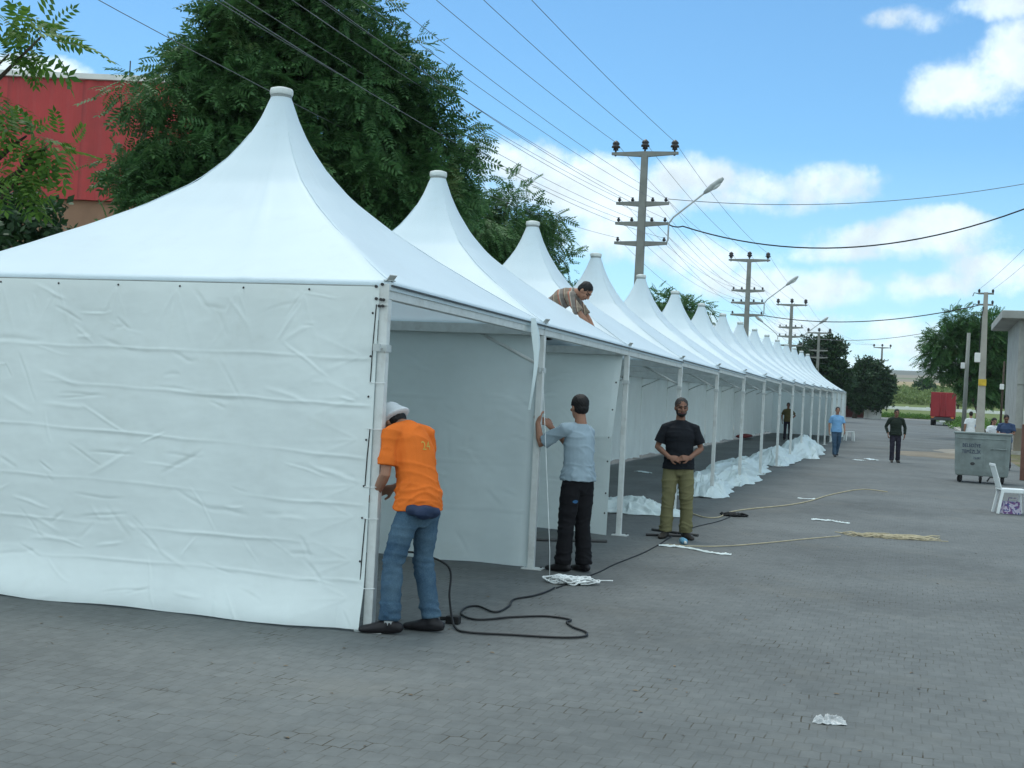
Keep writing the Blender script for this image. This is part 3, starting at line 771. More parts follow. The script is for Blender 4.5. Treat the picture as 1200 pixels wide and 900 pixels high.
# corrugated front as real ribs
nx = 176; XO = 3.3 - W2; xs = np.linspace(-W2, W2, nx) + XO; zig = np.where((np.arange(nx) // 2) % 2 == 0, 0, .045)
for i in range(nx - 1):
    mb.add([(xs[i], -zig[i], H0), (xs[i + 1], -zig[i + 1], H0), (xs[i + 1], -zig[i + 1], H1), (xs[i], -zig[i], H1)], [(0, 1, 2, 3)])
mb.box((XO, D2 / 2 + .01, (H0 + H1) / 2), (2 * W2, D2 - .0, H1 - H0 - .02))
mb.build('cladding', M['red'], rb)
mb = MB().box((XO, D2 / 2, H0 / 2), (2 * W2 - .4, D2 - .3, H0)); mb.build('wall', M['tan'], rb)
MB().box((XO, D2 / 2, H1 + .09), (2 * W2 + .3, D2 + .3, .16)).build('roof_edge', M['whitepaint'], rb)
for k in range(-4, 5):
    w = MB().box((XO + k * 2.4, .12, 4.9), (1.5, .10, 1.3)).build('window', M['dark'], rb)
    MB().box((XO + k * 2.4, .10, 4.18), (1.7, .2, .1)).build('sill', M['conc'], w)
MB().tube([(1.2, .5, H1 + .15), (1.2, .5, H1 + .75)], .02, 6).build('aerial', M['steel'], rb)

cb = gp(1182, 528); cb = thing('concrete_building', 'grey concrete building with an overhanging roof slab at the right edge', 'building', (4.12, 58.6, gz(58.6)), 0)
MB().box((4.0, 3.5, 2.85), (8.0, 7.0, 5.7), 0).build('wall', M['conc'], cb, bevel=.02)
rf = MB(); rf.box((3.75, 3.3, 5.87), (9.0, 7.9, .34)); rf.build('roof_slab', M['conc'], cb, bevel=.03)
MB().tube([(.35, -.06, 0), (.35, -.06, 5.65)], .05, 8).build('drainpipe', M['whitepaint'], cb, True)
MB().box((.6, -.30, .55), (1.3, .55, 1.1)).build('plinth', M['dirt'], cb, bevel=.03)
MB().box((4.0, -.03, 3.0), (8.0, .05, .06)).build('string_course', M['conc'], cb)

# gate and wall beyond the tents
gp0 = gp(1016, 490.5); gt = thing('yard_gate', 'rust-red metal gate between white pillars at the far left of the street', 'gate', (gp0.x, gp0.y, gp0.z), .12)
mb = MB().box((-1.55, 0, 1.15), (2.3, .06, 2.2))
for k in range(10): mb.box((-2.6 + k * .23, -.045, 1.15), (.03, .03, 2.2))
mb.build('gate_leaf', M['gate'], gt)
MB().box((-.15, 0, 1.2), (.40, .4, 2.4)).build('pillar', M['whitepaint'], gt, bevel=.02)
wl = thing('yard_wall', 'white low wall with dark red panel beside the rust-red gate', 'wall', (gp0.x, gp0.y, gp0.z), .12)
MB().box((.85, 0, .5), (1.5, .3, 1.0)).build('plinth', M['whitepaint'], wl)
MB().box((.7, 0, 1.55), (1.1, .05, 1.1)).build('panel', M['gate'], wl)
MB().box((1.5, 0, 1.2), (.2, .3, 2.3)).build('pillar', M['whitepaint'], wl, bevel=.02)

# ------------------------------------------------------------------ utility poles and wires
ARMS = [(9.62, 1.06), (8.05, .84), (7.42, .84), (6.80, .84)]
def lamp(t, sx):
    b = thing_part = MB()
    b.tube([(sx * .82, 0, 6.86), (sx * .86, 0, 6.9), (sx * .86, 0, 7.42), (sx * 1.0, -.02, 7.62), (sx * 2.0, -.05, 8.42)], .028, 8)
    arm = b.build('lamp_arm', M['lampm'], t, True)
    d = Vector((sx * 1.0, -.05, .80)).normalized(); p = Vector((sx * 1.93, -.05, 8.37))
    h = MB(); side = (0, 1, 0)
    h.tube([p, p + d * .12, p + d * .30, p + d * .62, p + d * .74], [(.05, .045), (.10, .075), (.14, .095), (.13, .08), (.07, .04)], 12, ref=side)
    hd = h.build('lamp_head', M['lampm'], arm, True)
    nrm = Vector((sx * .62, 0, -.78)); qv = p + d * .42 + nrm * .075
    MB().ell(qv, (.18, .10, .05), Matrix.Rotation(-sx * .67, 3, 'Y'), 12, 6).build('lamp_glass', M['lampg'], hd, True)
def make_pole(name, label, loc, arms, lamps, group, hgt=9.62):
    t = thing(name, label, 'utility pole', loc, 0, group)
    MB().box((0, 0, hgt / 2), (.34, .30, hgt), taper=.58).build('shaft', M['polec'], t, bevel=.015)
    for k, (z, hl) in enumerate(arms):
        a = MB()
        for s in (-1, 1):
            a.add([(s * .0, -.07, z - .10), (s * .0, .07, z - .10), (s * .0, .07, z + .07), (s * .0, -.07, z + .07), (s * hl, -.045, z - .03), (s * hl, .045, z - .03), (s * hl, .045, z + .05), (s * hl, -.045, z + .05)],
                  [(0, 4, 5, 1), (1, 5, 6, 2), (2, 6, 7, 3), (3, 7, 4, 0), (4, 7, 6, 5)] if s > 0 else [(1, 5, 4, 0), (2, 6, 5, 1), (3, 7, 6, 2), (0, 4, 7, 3), (5, 6, 7, 4)])
        ao = a.build('crossarm', M['polec'], t)
        if k == 0:
            xs_ = (-.94, 0, .94)
            for x in xs_:
                zz = z + (.08 if x == 0 else .05)
                MB().lathe([(.03, zz - .12), (.03, zz + .06), (.09, zz + .07), (.07, zz + .13), (.14, zz + .15), (.13, zz + .20), (.08, zz + .23), (.12, zz + .26), (.11, zz + .30), (.05, zz + .36), (.02, zz + .38)], (x, 0, 0), 12).build('insulator', M['insul'], ao, True)
        else:
            xs_ = (-.74, -.32, .32, .74) if k < 3 else (-.74, .74)
            for x in xs_: MB().lathe([(.018, z + .04), (.018, z + .07), (.05, z + .08), (.055, z + .13), (.03, z + .16), (.045, z + .19), (.01, z + .20)], (x, 0, 0), 10).build('insulator', M['insul'], ao, True)
    for s in lamps: lamp(t, s)
    return t
PX = -8.4; PY = [39.7, 66.8, 91.2, 118.5]
G = 'concrete utility poles behind the tents'
make_pole('utility_pole', 'nearest concrete utility pole with four crossarms and a street lamp', (PX, PY[0], gz(PY[0]) - .25), ARMS, (1,), G)
make_pole('utility_pole', 'second concrete utility pole along the tents, one lamp on its street side', (PX, PY[1], gz(PY[1]) - .7), ARMS, (1,), G)
make_pole('utility_pole', 'third concrete utility pole along the tents with a lamp on both sides', (PX, PY[2], gz(PY[2]) - 1.2), ARMS, (1, -1), G)
make_pole('utility_pole', 'fourth concrete utility pole, standing before the dark trees without a lamp', (PX, PY[3], gz(PY[3]) - 1.7), [ARMS[0], ARMS[1], ARMS[2]], (), G)
b5 = at(1031, 470, 152)
make_pole('utility_pole', 'farthest utility pole rising above the rounded dark tree', (b5.x, b5.y, gz(b5.y) - 1.2), [(9.62, .95), (8.1, .75)], (), G)
def wire(name, label, P, sag, r=.012, cat='wire', group=None, m='wire', nseg=24):
    pts = []
    for a, b, s in zip(P, P[1:], sag):
        a, b = Vector(a), Vector(b)
        for k in range(nseg):
            f = k / nseg; p = a.lerp(b, f); p.z -= 4 * s * f * (1 - f); pts.append(p)
    pts.append(Vector(P[-1]))
    return tag(MB().tube(pts, r, 5).build(name, M[m], None, True), label, cat, group)
base_z = [gz(PY[0]) - .25, gz(PY[1]) - .7, gz(PY[2]) - 1.2, gz(PY[3]) - 1.7]
WG = 'overhead wires along the utility poles'
rows = [('top row', 9.62 + .36, [(-.94, 'outer end away from the street'), (0, 'middle'), (.94, 'street end')], .55, .0072),
        ('second crossarm', 8.05 + .17, [(-.74, 'outer end away from the street'), (-.32, 'inner place away from the street'), (.32, 'inner place on the street side'), (.74, 'street end')], .75, .0055),
        ('third crossarm', 7.42 + .17, [(-.74, 'outer end away from the street'), (-.32, 'inner place away from the street'), (.32, 'inner place on the street side'), (.74, 'street end')], .8, .0055),
        ('lowest crossarm', 6.80 + .17, [(-.74, 'outer end away from the street'), (.74, 'street end')], 1.0, .0055)]
for rn, z, xs_, sg, rr in rows:
    for x, wn in xs_:
        P = [(PX + x, -6, z)] + [(PX + x, PY[k], base_z[k] + z) for k in range(4 if z < 9 else 4)]
        if z > 9.7: P.append((b5.x + x, b5.y, gz(b5.y) - 1.2 + z))
        wire('overhead_wire', 'overhead wire on the %s of the poles, %s' % (rn, wn), P, [sg, sg * .6, sg * .5, sg * .5, .5], rr, 'wire', WG)
# service drops across the street
WX = 'service cables crossing above the street'
e1 = at(800, 265, 41.0); e2 = at(1240, 229, 36)
wire('service_cable', 'thick sagging cable crossing from the nearest pole to the right edge', [(PX + .86, PY[0], base_z[0] + 7.40), e1, e2], [.05, 1.05], .022, 'cable', WX, 'cable')
wire('service_cable', 'thin high cable from the nearest pole across the street, near the street lamp', [(PX + .8, PY[0], base_z[0] + 8.2), at(1240, 208, 40)], [.45], .011, 'cable', WX)
e3 = at(1150, 357, 52); e3b = at(895, 367, 66)
wire('service_cable', 'dark cable from the second pole to the pole beside the right tree', [(PX + .84, PY[1], base_z[1] + 6.8), e3], [.5], .022, 'cable', WX, 'cable')
wire('service_cable', 'faint cable from the third pole to the right tree, lowest of the crossing cables', [(PX + .84, PY[2], base_z[2] + 7.4), at(1105, 386, 76)], [.4], .018, 'cable', WX)
# right-hand pole
rp = gp(1147, 533); G2 = 'poles on the right pavement'
t = thing('utility_pole', 'tall slim pole with two short crossarms and a yellow plate, behind the container', 'utility pole', rp, 0, G2); k = 50.0 / F_
H = (533 - 335) * k
MB().box((0, 0, H / 2), (.36, .32, H), taper=.45).build('shaft', mat('pale_concrete_pole', (.34, .33, .29), .9, .15, 2, .2, 25), t, bevel=.01)
for z in (H - .05, H - .50):
    a = MB().bar((-.30, 0, z), (.30, 0, z), .07, .07).build('crossarm', M['polec'], t)
    for x in (-.26, .26): MB().lathe([(.02, z + .03), (.045, z + .06), (.05, z + .14), (.02, z + .18)], (x, 0, 0), 8).build('insulator', M['insul'], a, True)
    MB().tube([(-.30, 0, z), (-.45, 0, z + .02), (-.5, 0, z - .12)], .02, 6).build('hook', M['steel'], t)
MB().box((-.22, -.12, (533 - 415) * k), (.22, .16, .38)).build('meter_box', M['whitepaint'], t, bevel=.02)
MB().box((.005, -.155, (533 - 445) * k), (.30, .02, .26)).build('warning_plate', M['yellowp'], t)
MB().tube([(-.17, -.14, (533 - 415) * k), (-.15, -.12, (533 - 370) * k), (-.08, -.1, H - .6)], .018, 6).build('riser_cable', M['cable'], t)
p2 = gp(1128, 521); k = 66.0 / F_
t = thing('pavement_pole', 'plain thin grey pole left of the pole with the yellow plate', 'pole', p2, 0, G2); H = (521 - 392) * k
MB().tube([(0, 0, 0), (.06, 0, H)], [.12, .085], 10).build('shaft', M['polec'], t, True)
MB().box((-.16, -.1, (521 - 430) * k), (.2, .14, .3)).build('meter_box', M['whitepaint'], t, bevel=.02)
p3 = gp(1171, 519); k = 69.0 / F_
t = thing('pavement_pole', 'short thin dark pole with a small white box, beside the concrete building', 'pole', p3, 0, G2)
MB().tube([(0, 0, 0), (.08, 0, (519 - 420) * k)], [.07, .05], 8).build('shaft', M['bark'], t, True)
MB().box((0.0, -.14, (519 - 451) * k), (.22, .14, .3)).build('meter_box', M['whitepaint'], t, bevel=.02)
for k_, (dx, lab) in enumerate(((-.26, 'left of the two faint wires leaving the top of the right pole'), (.26, 'right of the two faint wires leaving the top of the right pole'))):
    wire('overhead_wire', lab, [(rp.x + dx, rp.y, rp.z + (533 - 335) * 50 / F_ + .12), (5.4 + dx, 22, 9.5)], [.5], .006, 'wire', 'wires from the right pole')
# post at the right edge
wp = gp(1201, 563); t = tag(MB().box((0, 0, .75), (.26, .22, 1.5), taper=.96).build('wooden_post', M['brown'], None, bevel=.012), 'reddish brown wooden post at the right edge beside the container', 'post'); t.location = wp

# ------------------------------------------------------------------ people
def eval_mesh(mb, voxel, smooth, name):
    me = mb.mesh(name); o = bpy.data.objects.new('tmp_solid', me); COL.objects.link(o)
    r = o.modifiers.new('R', 'REMESH'); r.mode = 'VOXEL'; r.voxel_size = voxel
    if smooth: s = o.modifiers.new('S', 'SMOOTH'); s.iterations = smooth; s.factor = .5
    dg = bpy.context.evaluated_depsgraph_get(); dg.update()
    out = bpy.data.meshes.new_from_object(o.evaluated_get(dg)); out.name = name
    bpy.data.objects.remove(o); bpy.data.meshes.remove(me)
    out.materials.clear(); return out
def verts(me):
    a = np.empty(len(me.vertices) * 3, np.float32); me.vertices.foreach_get('co', a); return a.reshape(-1, 3)
def setv(me, a): me.vertices.foreach_set('co', np.ascontiguousarray(a, np.float32).ravel()); me.update()
def normals(me):
    a = np.empty(len(me.vertices) * 3, np.float32); me.vertices.foreach_get('normal', a); return a.reshape(-1, 3)
def wrinkle(me, amp, sc=9, seed=0, stretch=(1, 1, 2.2), diag=.6, bands=()):
    v = verts(me).astype(float); n = normals(me)
    th = np.arctan2(v[:, 1], v[:, 0])
    a = v[:, 0] * stretch[0] + diag * v[:, 2]; b = v[:, 1] * stretch[1] - diag * v[:, 2]; zz = v[:, 2] * stretch[2]
    d = .6 * ridged((a + b * .7) * sc * .45, zz * sc * .45 + a, seed, 3) + .5 * pn(a * sc * .5 + b * 3, zz * sc * .5, seed + 3) - .25
    for z0, w, k in bands:
        e = np.exp(-((v[:, 2] - z0) / w) ** 2)
        d += k * e * (ridged(zz * sc * .8 + .7 * np.sin(th * 2 + z0 * 9), th * .9 + seed, seed + 5, 2) - .3)
    setv(me, v + n * (amp * d)[:, None])
def L(a, b, f): return Vector(a).lerp(Vector(b), f)
STAND = dict(pel=(0, 0, .95), wai=(0, 0, 1.08), che=(0, .01, 1.28), sho=(0, 0, 1.405), nec=(0, 0, 1.475), hea=(0, .025, 1.625), yaw=0, pitch=0,
             shR=(.175, 0, 1.38), elR=(.235, -.03, 1.12), wrR=(.235, .07, .88), hdR=(0, .15, -1), hnR=(-1, 0, 0),
             shL=(-.175, 0, 1.38), elL=(-.235, -.03, 1.12), wrL=(-.235, .07, .88), hdL=(0, .15, -1), hnL=(1, 0, 0),
             hiR=(.092, 0, .92), knR=(.105, .02, .50), anR=(.115, -.02, .085), toR=0.15,
             hiL=(-.092, 0, .92), knL=(-.105, .02, .50), anL=(-.115, -.02, .085), toL=-0.15)
def hand(mb, w, d, nrm, side, curl=.5, s=1.0):
    d = Vector(d).normalized(); nrm = Vector(nrm); nrm = (nrm - d * nrm.dot(d)).normalized(); x = d.cross(nrm) * side
    w = Vector(w)
    mb.tube([w - d * .02, w + d * .02, w + d * .055, w + d * .092], [(.026, .020), (.034, .018), (.042, .016), (.040, .013)], 12, cap='round', ref=x)
    for k, (o, ln) in enumerate(((-.031, .070), (-.0105, .080), (.0105, .076), (.031, .060))):
        b = w + d * .088 + x * o; c1 = curl * (.7 + .15 * k)
        d1 = (d * math.cos(c1) + nrm * math.sin(c1)).normalized(); d2 = (d * math.cos(c1 * 2) + nrm * math.sin(c1 * 2)).normalized()
        mb.tube([b - d * .02, b, b + d1 * ln * .5 * s, b + d1 * ln * .5 * s + d2 * ln * .5 * s], [.0095, .0095, .009, .0078], 8, cap='round')
    b = w + d * .03 - x * .032; t1 = (d * .7 - x * .6 + nrm * .35).normalized(); t2 = (d * .9 - x * .1 + nrm * .4).normalized()
    mb.tube([b + x * .015, b, b + t1 * .04, b + t1 * .04 + t2 * .03], [.013, .0125, .0105, .009], 8, cap='round')
def person(label, loc, rz, pose, look, height=1.75, group=None, vox=.010, cat='person'):
    J = dict(STAND); J.update(pose); J = {k: (Vector(v) if isinstance(v, tuple) else v) for k, v in J.items()}
    t = thing('person', label, cat, loc, rz, group); t.scale = (height / 1.75,) * 3
    seed = look.get('seed', 1)
    hr = Matrix.Rotation(J['yaw'], 3, 'Z') @ Matrix.Rotation(J['pitch'], 3, 'X'); H = J['hea']
    def hp(*p): return H + hr @ Vector(p)
    side = (J['shR'] - J['shL']).normalized()
    # ---- skin: one continuous body
    b = MB(); sl = look.get('slim', .9)
    b.tube([J['pel'] - Vector((0, 0, .06)), J['pel'], J['wai'], J['che'], J['sho']], [(.13, .095), (.145, .10), (.125, .09), (.15, .105), (.12, .075)], 16, cap='round', ref=side)
    b.tube([J['shL'], L(J['shL'], J['shR'], .5), J['shR']], [.046, .06, .046], 12, cap='round')
    b.tube([J['sho'], J['nec'], L(J['nec'], hp(0, -.015, -.04), .6), hp(0, -.012, -.03)], [.075, .06, .054, .055], 14)
    b.ell(hp(0, -.005, .028), (.074, .094, .092), hr); b.ell(hp(0, .022, -.045), (.058, .070, .072), hr); b.ell(hp(0, .052, -.085), (.034, .034, .026), hr)
    b.tube([hp(0, .088, .022), hp(0, .103, -.012), hp(0, .106, -.024)], [.010, .015, .017], 8, cap='round')
    b.tube([hp(-.04, .082, .030), hp(0, .092, .030), hp(.04, .082, .030)], [.010, .011, .010], 8, cap='round')
    b.tube([hp(-.02, .088, -.055), hp(0, .094, -.054), hp(.02, .088, -.055)], [.009, .011, .009], 8, cap='round')
    for s in (-1, 1):
        b.ell(hp(s * .076, -.008, -.005), (.010, .020, .031), hr @ Matrix.Rotation(s * .3, 3, 'Z'), 10, 8); b.ell(hp(s * .040, .068, -.018), (.022, .020, .018), hr, 10, 8)
    for s, q in ((1, 'R'), (-1, 'L')):
        sh, el, wr = J['sh' + q], J['el' + q], J['wr' + q]
        b.tube([sh, L(sh, el, .35), L(sh, el, .8), el, L(el, wr, .25), L(el, wr, .7), wr], [.050 * sl, .048 * sl, .041 * sl, .040 * sl, .043 * sl, .034 * sl, .026], 12, cap='round')
        hand(b, wr, J['hd' + q], J['hn' + q], s, J.get('curl', .5))
        hi, kn, an = J['hi' + q], J['kn' + q], J['an' + q]
        b.tube([hi, L(hi, kn, .5), kn, L(kn, an, .3), an], [.078, .066, .05, .05, .036], 12, cap='round')
    me = eval_mesh(b, look.get('skinvox', vox * .62), 3, 'body')
    me.materials.append(M[look.get('skin', 'skin')]); me.materials.append(M['lip']); me.materials.append(M['hair'])
    v = verts(me); loc_h = (v - np.array(H)) @ np.array(hr)
    c = np.empty(len(me.polygons) * 3, np.float32); me.polygons.foreach_get('center', c); c = (c.reshape(-1, 3) - np.array(H)) @ np.array(hr)
    mi = np.zeros(len(me.polygons), np.int32)
    front = c[:, 1] > .055
    mi[front & (np.abs(c[:, 2] + .055) < .0095) & (np.abs(c[:, 0]) < .026)] = 1
    eye = front & (np.abs(np.abs(c[:, 0]) - .033) < .017) & (np.abs(c[:, 2] - .008) < .0065); mi[eye] = 2
    brow = front & (np.abs(np.abs(c[:, 0]) - .034) < .022) & (np.abs(c[:, 2] - .034) < .006); mi[brow] = 2
    me.polygons.foreach_set('material_index', mi)
    body = link('body', me, [], t, True)
    # ---- shirt
    s_ = MB(); f = look.get('loose', 1.0); hem = look.get('hem', J['pel'] - Vector((0, 0, .06)) + (J['pel'] - J['wai']) * .2)
    hw = look.get('hemw', 1.0)
    s_.tube([hem, J['pel'], J['wai'], J['che'], L(J['che'], J['sho'], .6), J['sho'], L(J['sho'], J['nec'], .55), L(J['sho'], J['nec'], .92)],
            [(.190 * f * hw, .158 * f * hw), (.184 * f, .150 * f), (.162 * f, .126 * f), (.172 * f, .128 * f), (.160 * f, .115), (.124, .092), (.088, .080), (.068, .068)], 22, ref=side)
    zu = (J['nec'] - J['sho']) * .45
    s_.tube([J['shL'], L(J['shL'], J['shR'], .25) + zu * .6, L(J['shL'], J['shR'], .5) + zu, L(J['shL'], J['shR'], .75) + zu * .6, J['shR']], [.058, .066, .064, .066, .058], 14, cap='round')
    sv = look.get('sleeve', .72)
    for q in 'RL':
        sh, el, wr = J['sh' + q], J['el' + q], J['wr' + q]
        inn = L(sh, J['sho'], .25)
        if sv <= 1: s_.tube([inn, sh, L(sh, el, sv * .5), L(sh, el, sv)], [.062, .062 * f, .062 * f, .068 * f], 14)
        else: s_.tube([inn, sh, L(sh, el, .6), el, L(el, wr, .5), L(el, wr, .92)], [.074, .068, .060, .055, .050, .043], 14)
    me = eval_mesh(s_, vox, 4, 'shirt')
    wrinkle(me, look.get('swr', .011), 9, seed, bands=((J['pel'].z + .03, .09, 1.0),))
    sm = look['shirt']; shirt = link('shirt', me, M[sm], t, True)
    # ---- trousers
    p_ = MB(); pf = look.get('pant', 1.0); top = L(J['pel'], J['wai'], look.get('waist', .25))
    p_.tube([top, J['pel'], J['pel'] - Vector((0, 0, .05))], [(.136, .105), (.150, .116), (.150, .116)], 20, cap='flat', ref=side)
    p_.tube([J['pel'], L(J['hiR'], J['hiL'], .5) - Vector((0, 0, .07)), L(L(J['hiR'], J['hiL'], .5), L(J['knR'], J['knL'], .5), .36)], [(.148, .114), (.143, .112), (.075, .085)], 18, ref=side)
    for q in 'RL':
        hi, kn, an = J['hi' + q], J['kn' + q], J['an' + q]
        e = L(kn, an, look.get('cuff', 1.03))
        p_.tube([hi + Vector((0, 0, .04)), hi - Vector((0, 0, .05)), L(hi, kn, .5), kn, L(kn, an, .5), e], [.084, .088 * pf**.5, .081 * pf, .069 * pf, .066 * pf, .068 * pf], 16)
    me = eval_mesh(p_, vox, 4, 'trousers')
    wrinkle(me, look.get('pwr', .011), 8, seed + 20, bands=((J['knR'].z, .10, .8), (J['anR'].z + .07, .07, 1.1)))
    tr = link('trousers', me, M[look['trousers']], t, True)
    # ---- shoes
    for q in 'RL':
        an = J['an' + q]; a = J['to' + q]; d = Vector((math.sin(a), math.cos(a), 0)); fl = J.get('foot' + q)
        if fl: d = Vector(fl).normalized()
        h = an.copy(); s2 = MB(); pts = [h - d * .075, h - d * .03, h + d * .05, h + d * .12, h + d * .19]
        zz = (-.040, -.030, -.040, -.052, -.060); rr = [(.030, .036), (.042, .052), (.043, .046), (.047, .033), (.036, .023)]
        s2.tube([p + Vector((0, 0, z)) for p, z in zip(pts, zz)], rr, 14, cap='round', ref=d.cross(Vector((0, 0, 1))))
        s2.tube([h + Vector((0, 0, .03)), h - Vector((0, 0, .03))], [.044, .048], 12)
        me = eval_mesh(s2, .008, 3, 'shoe'); vv = verts(me).copy(); zf = an.z - .085
        if not fl: vv[:, 2] = np.maximum(vv[:, 2], zf + .002)
        setv(me, vv); so = link('shoe', me, M[look.get('shoe', 'shoe')], t, True)
        if look.get('sock') and q in look['sock']:
            MB().tube([an + Vector((0, 0, .07)), an - Vector((0, 0, .02))], [.046, .046], 12).build('sock', M['whitetee'], t, True)
    # ---- hair or cap
    hm = look.get('hair', 'hair')
    if hm:
        hb = MB(); k = look.get('hairk', 1.0)
        hb.ell(hp(0, -.017, .044), (.082 * k, .097 * k, .088 * k), hr); hb.ell(hp(0, -.042, -.005), (.075, .070, .068), hr)
        if look.get('long'): hb.tube([hp(0, -.05, .0), hp(0, -.07, -.10), hp(0, -.08, -.22)], [(.085, .06), (.085, .05), (.06, .03)], 12, cap='round')
        me = eval_mesh(hb, .008, 2, 'hair'); v = verts(me).astype(float); n = normals(me)
        setv(me, v + n * (.006 * pn(v[:, 0] * 60 + v[:, 2] * 40, v[:, 1] * 60 - v[:, 2] * 40, seed))[:, None])
        link('hair', me, M[hm], t, True)
    if look.get('beard'):
        hb = MB(); hb.ell(hp(0, .050, -.072), (.050, .050, .036), hr); hb.ell(hp(0, .085, -.038), (.028, .016, .008), hr, 12, 8)
        for s in (-1, 1): hb.ell(hp(s * .052, .02, -.05), (.014, .035, .035), hr, 12, 8)
        link('beard', eval_mesh(hb, .007, 2, 'beard'), M[look['beard']], t, True)
    if look.get('cap'):
        cb_ = MB(); prof = [(.124, -.034), (.130, -.030), (.104, .012), (.100, .045), (.092, .078), (.072, .099), (.03, .106), (.004, .107)]
        cb_.lathe(prof, n=28); vs = np.array(cb_.v); vs[:, 1] = vs[:, 1] * 1.13 - .012; vs[:, 2] += .022 + .018 * np.cos(np.arctan2(vs[:, 1], vs[:, 0]) * 2) * (vs[:, 2] < .01)
        cb_.v = [tuple(hp(*p)) for p in vs]
        cap = cb_.build('sun_hat', M[look['cap']], t, True)
        s = cap.modifiers.new('Sub', 'SUBSURF'); s.levels = 1; s.render_levels = 1
    return t, dict(body=body, shirt=shirt, trousers=tr, hp=hp, J=J)
def flat_text(body, size, font_scale=(1, 1)):
    cu = bpy.data.curves.new('lettering', 'FONT'); cu.body = body; cu.size = size; cu.align_x = 'CENTER'; cu.align_y = 'CENTER'; cu.resolution_u = 3
    o = bpy.data.objects.new('tmp_text', cu); COL.objects.link(o); dg = bpy.context.evaluated_depsgraph_get(); dg.update()
    me = bpy.data.meshes.new_from_object(o.evaluated_get(dg)); bpy.data.objects.remove(o)
    bm = bmesh.new(); bm.from_mesh(me); bmesh.ops.triangulate(bm, faces=bm.faces[:])
    bmesh.ops.subdivide_edges(bm, edges=[e for e in bm.edges if e.calc_length() > size * .12], cuts=2)
    bmesh.ops.triangulate(bm, faces=bm.faces[:])
    bm.to_mesh(me); bm.free(); me.materials.clear(); return me
def project_text(me, target, origin, right, up, dirn, off=.003):
    tm = target.data; bvh = BVHTree.FromPolygons([v.co.copy() for v in tm.vertices], [tuple(p.vertices) for p in tm.polygons])
    for v in me.vertices:
        p = origin + right * v.co.x + up * v.co.y; h = bvh.ray_cast(p - dirn * .6, dirn)
        v.co = (h[0] - dirn * off) if h[0] is not None else p
    me.update(); return me

# man in orange at the nearest post
g0 = gp(480, 741)
TH = R(68)
to, po = person('person in orange t-shirt and white sun hat bent over at the corner post', g0, TH, dict(
    pel=(0, -.02, .93), wai=(0, .0, 1.06), che=(0, .055, 1.25), sho=(0, .10, 1.375), nec=(0, .15, 1.41), hea=(.0, .265, 1.435), pitch=-R(54), yaw=R(8),
    shL=(-.185, .10, 1.37), elL=(-.235, .08, 1.09), wrL=(-.16, .25, .92), hdL=(.4, .75, -.5), hnL=(.7, 0, .5),
    shR=(.185, .10, 1.37), elR=(.225, .12, 1.09), wrR=(.10, .32, .97), hdR=(-.5, .8, -.3), hnR=(-.6, 0, -.5),
    hiL=(-.085, -.03, .90), knL=(-.15, .05, .48), anL=(-.165, .04, .085), toL=-R(38),
    hiR=(.095, -.02, .90), knR=(.12, .02, .48), anR=(.14, -.07, .085), toR=-R(22)),
    dict(shirt='orange', trousers='jeans', cap='whitetee', hair='hair', shoe='shoe', sock='L', loose=1.0, sleeve=.80, pant=1.06, pwr=.011, swr=.013, seed=3, hem=Vector((0, -.02, .845)), hemw=1.02, cuff=.98), 1.76, 'men working on the nearest tents', .009)
up = Vector((0, .12, 1)).normalized(); o_ = Vector((.005, .08, 1.29))
me = project_text(flat_text('24', .085), po['shirt'], o_, Vector((1, 0, 0)), up, Vector((0, 1, 0)), .004)
link('lettering', me, M['yellow'], po['shirt'])
pb = MB(); pb.ell((-.07, -.155, .845), (.105, .05, .055)); pb.ell((.0, -.17, .84), (.06, .04, .04)); pb.ell((-.14, -.10, .86), (.05, .06, .04))
me = eval_mesh(pb, .01, 3, 'waist_pouch'); wrinkle(me, .012, 16, 4); link('waist_pouch', me, M['navypouch'], to, True)

# man in grey-blue tee fastening the panel at the second post
g1 = gp(672, 670)
t_, pg = person('person in pale grey blue t-shirt and black trousers, hands raised at the second post', g1, R(60), dict(
    hea=(0, .03, 1.62), pitch=-R(4), yaw=R(-14), shL=(-.19, .03, 1.405), elL=(-.285, .26, 1.24), wrL=(-.285, .315, 1.45), hdL=(.12, .05, 1), hnL=(1, .2, 0),
    shR=(.172, .03, 1.375), elR=(.14, .27, 1.22), wrR=(-.06, .335, 1.40), hdR=(-.75, .0, .55), hnR=(-.2, 1, 0), curl=.7,
    hiL=(-.09, 0, .92), knL=(-.10, .03, .50), anL=(-.125, .03, .085), toL=-R(8), hiR=(.09, 0, .92), knR=(.09, .0, .5), anR=(.10, -.04, .085), toR=R(12)),
    dict(shirt='greytee', trousers='blackpant', hair='hair', hairk=1.05, shoe='shoe', loose=1.04, sleeve=.86, pant=1.22, swr=.014, seed=9, hem=Vector((0, 0, .90))), 1.74, 'men working on the nearest tents', .009)
lg = MB(); lg.ell((0, 0, 0), (.034, .016, .003), n=16, m=6); me = lg.mesh('logo')
bm_ = project_text(me, pg['trousers'], Vector((-.10, 0, .70)), Vector((1, 0, 0)), Vector((0, 0, 1)), Vector((0, 1, 0)), .004)
link('logo', bm_, mat('blue_badge', (.04, .14, .30), .6), pg['trousers'])

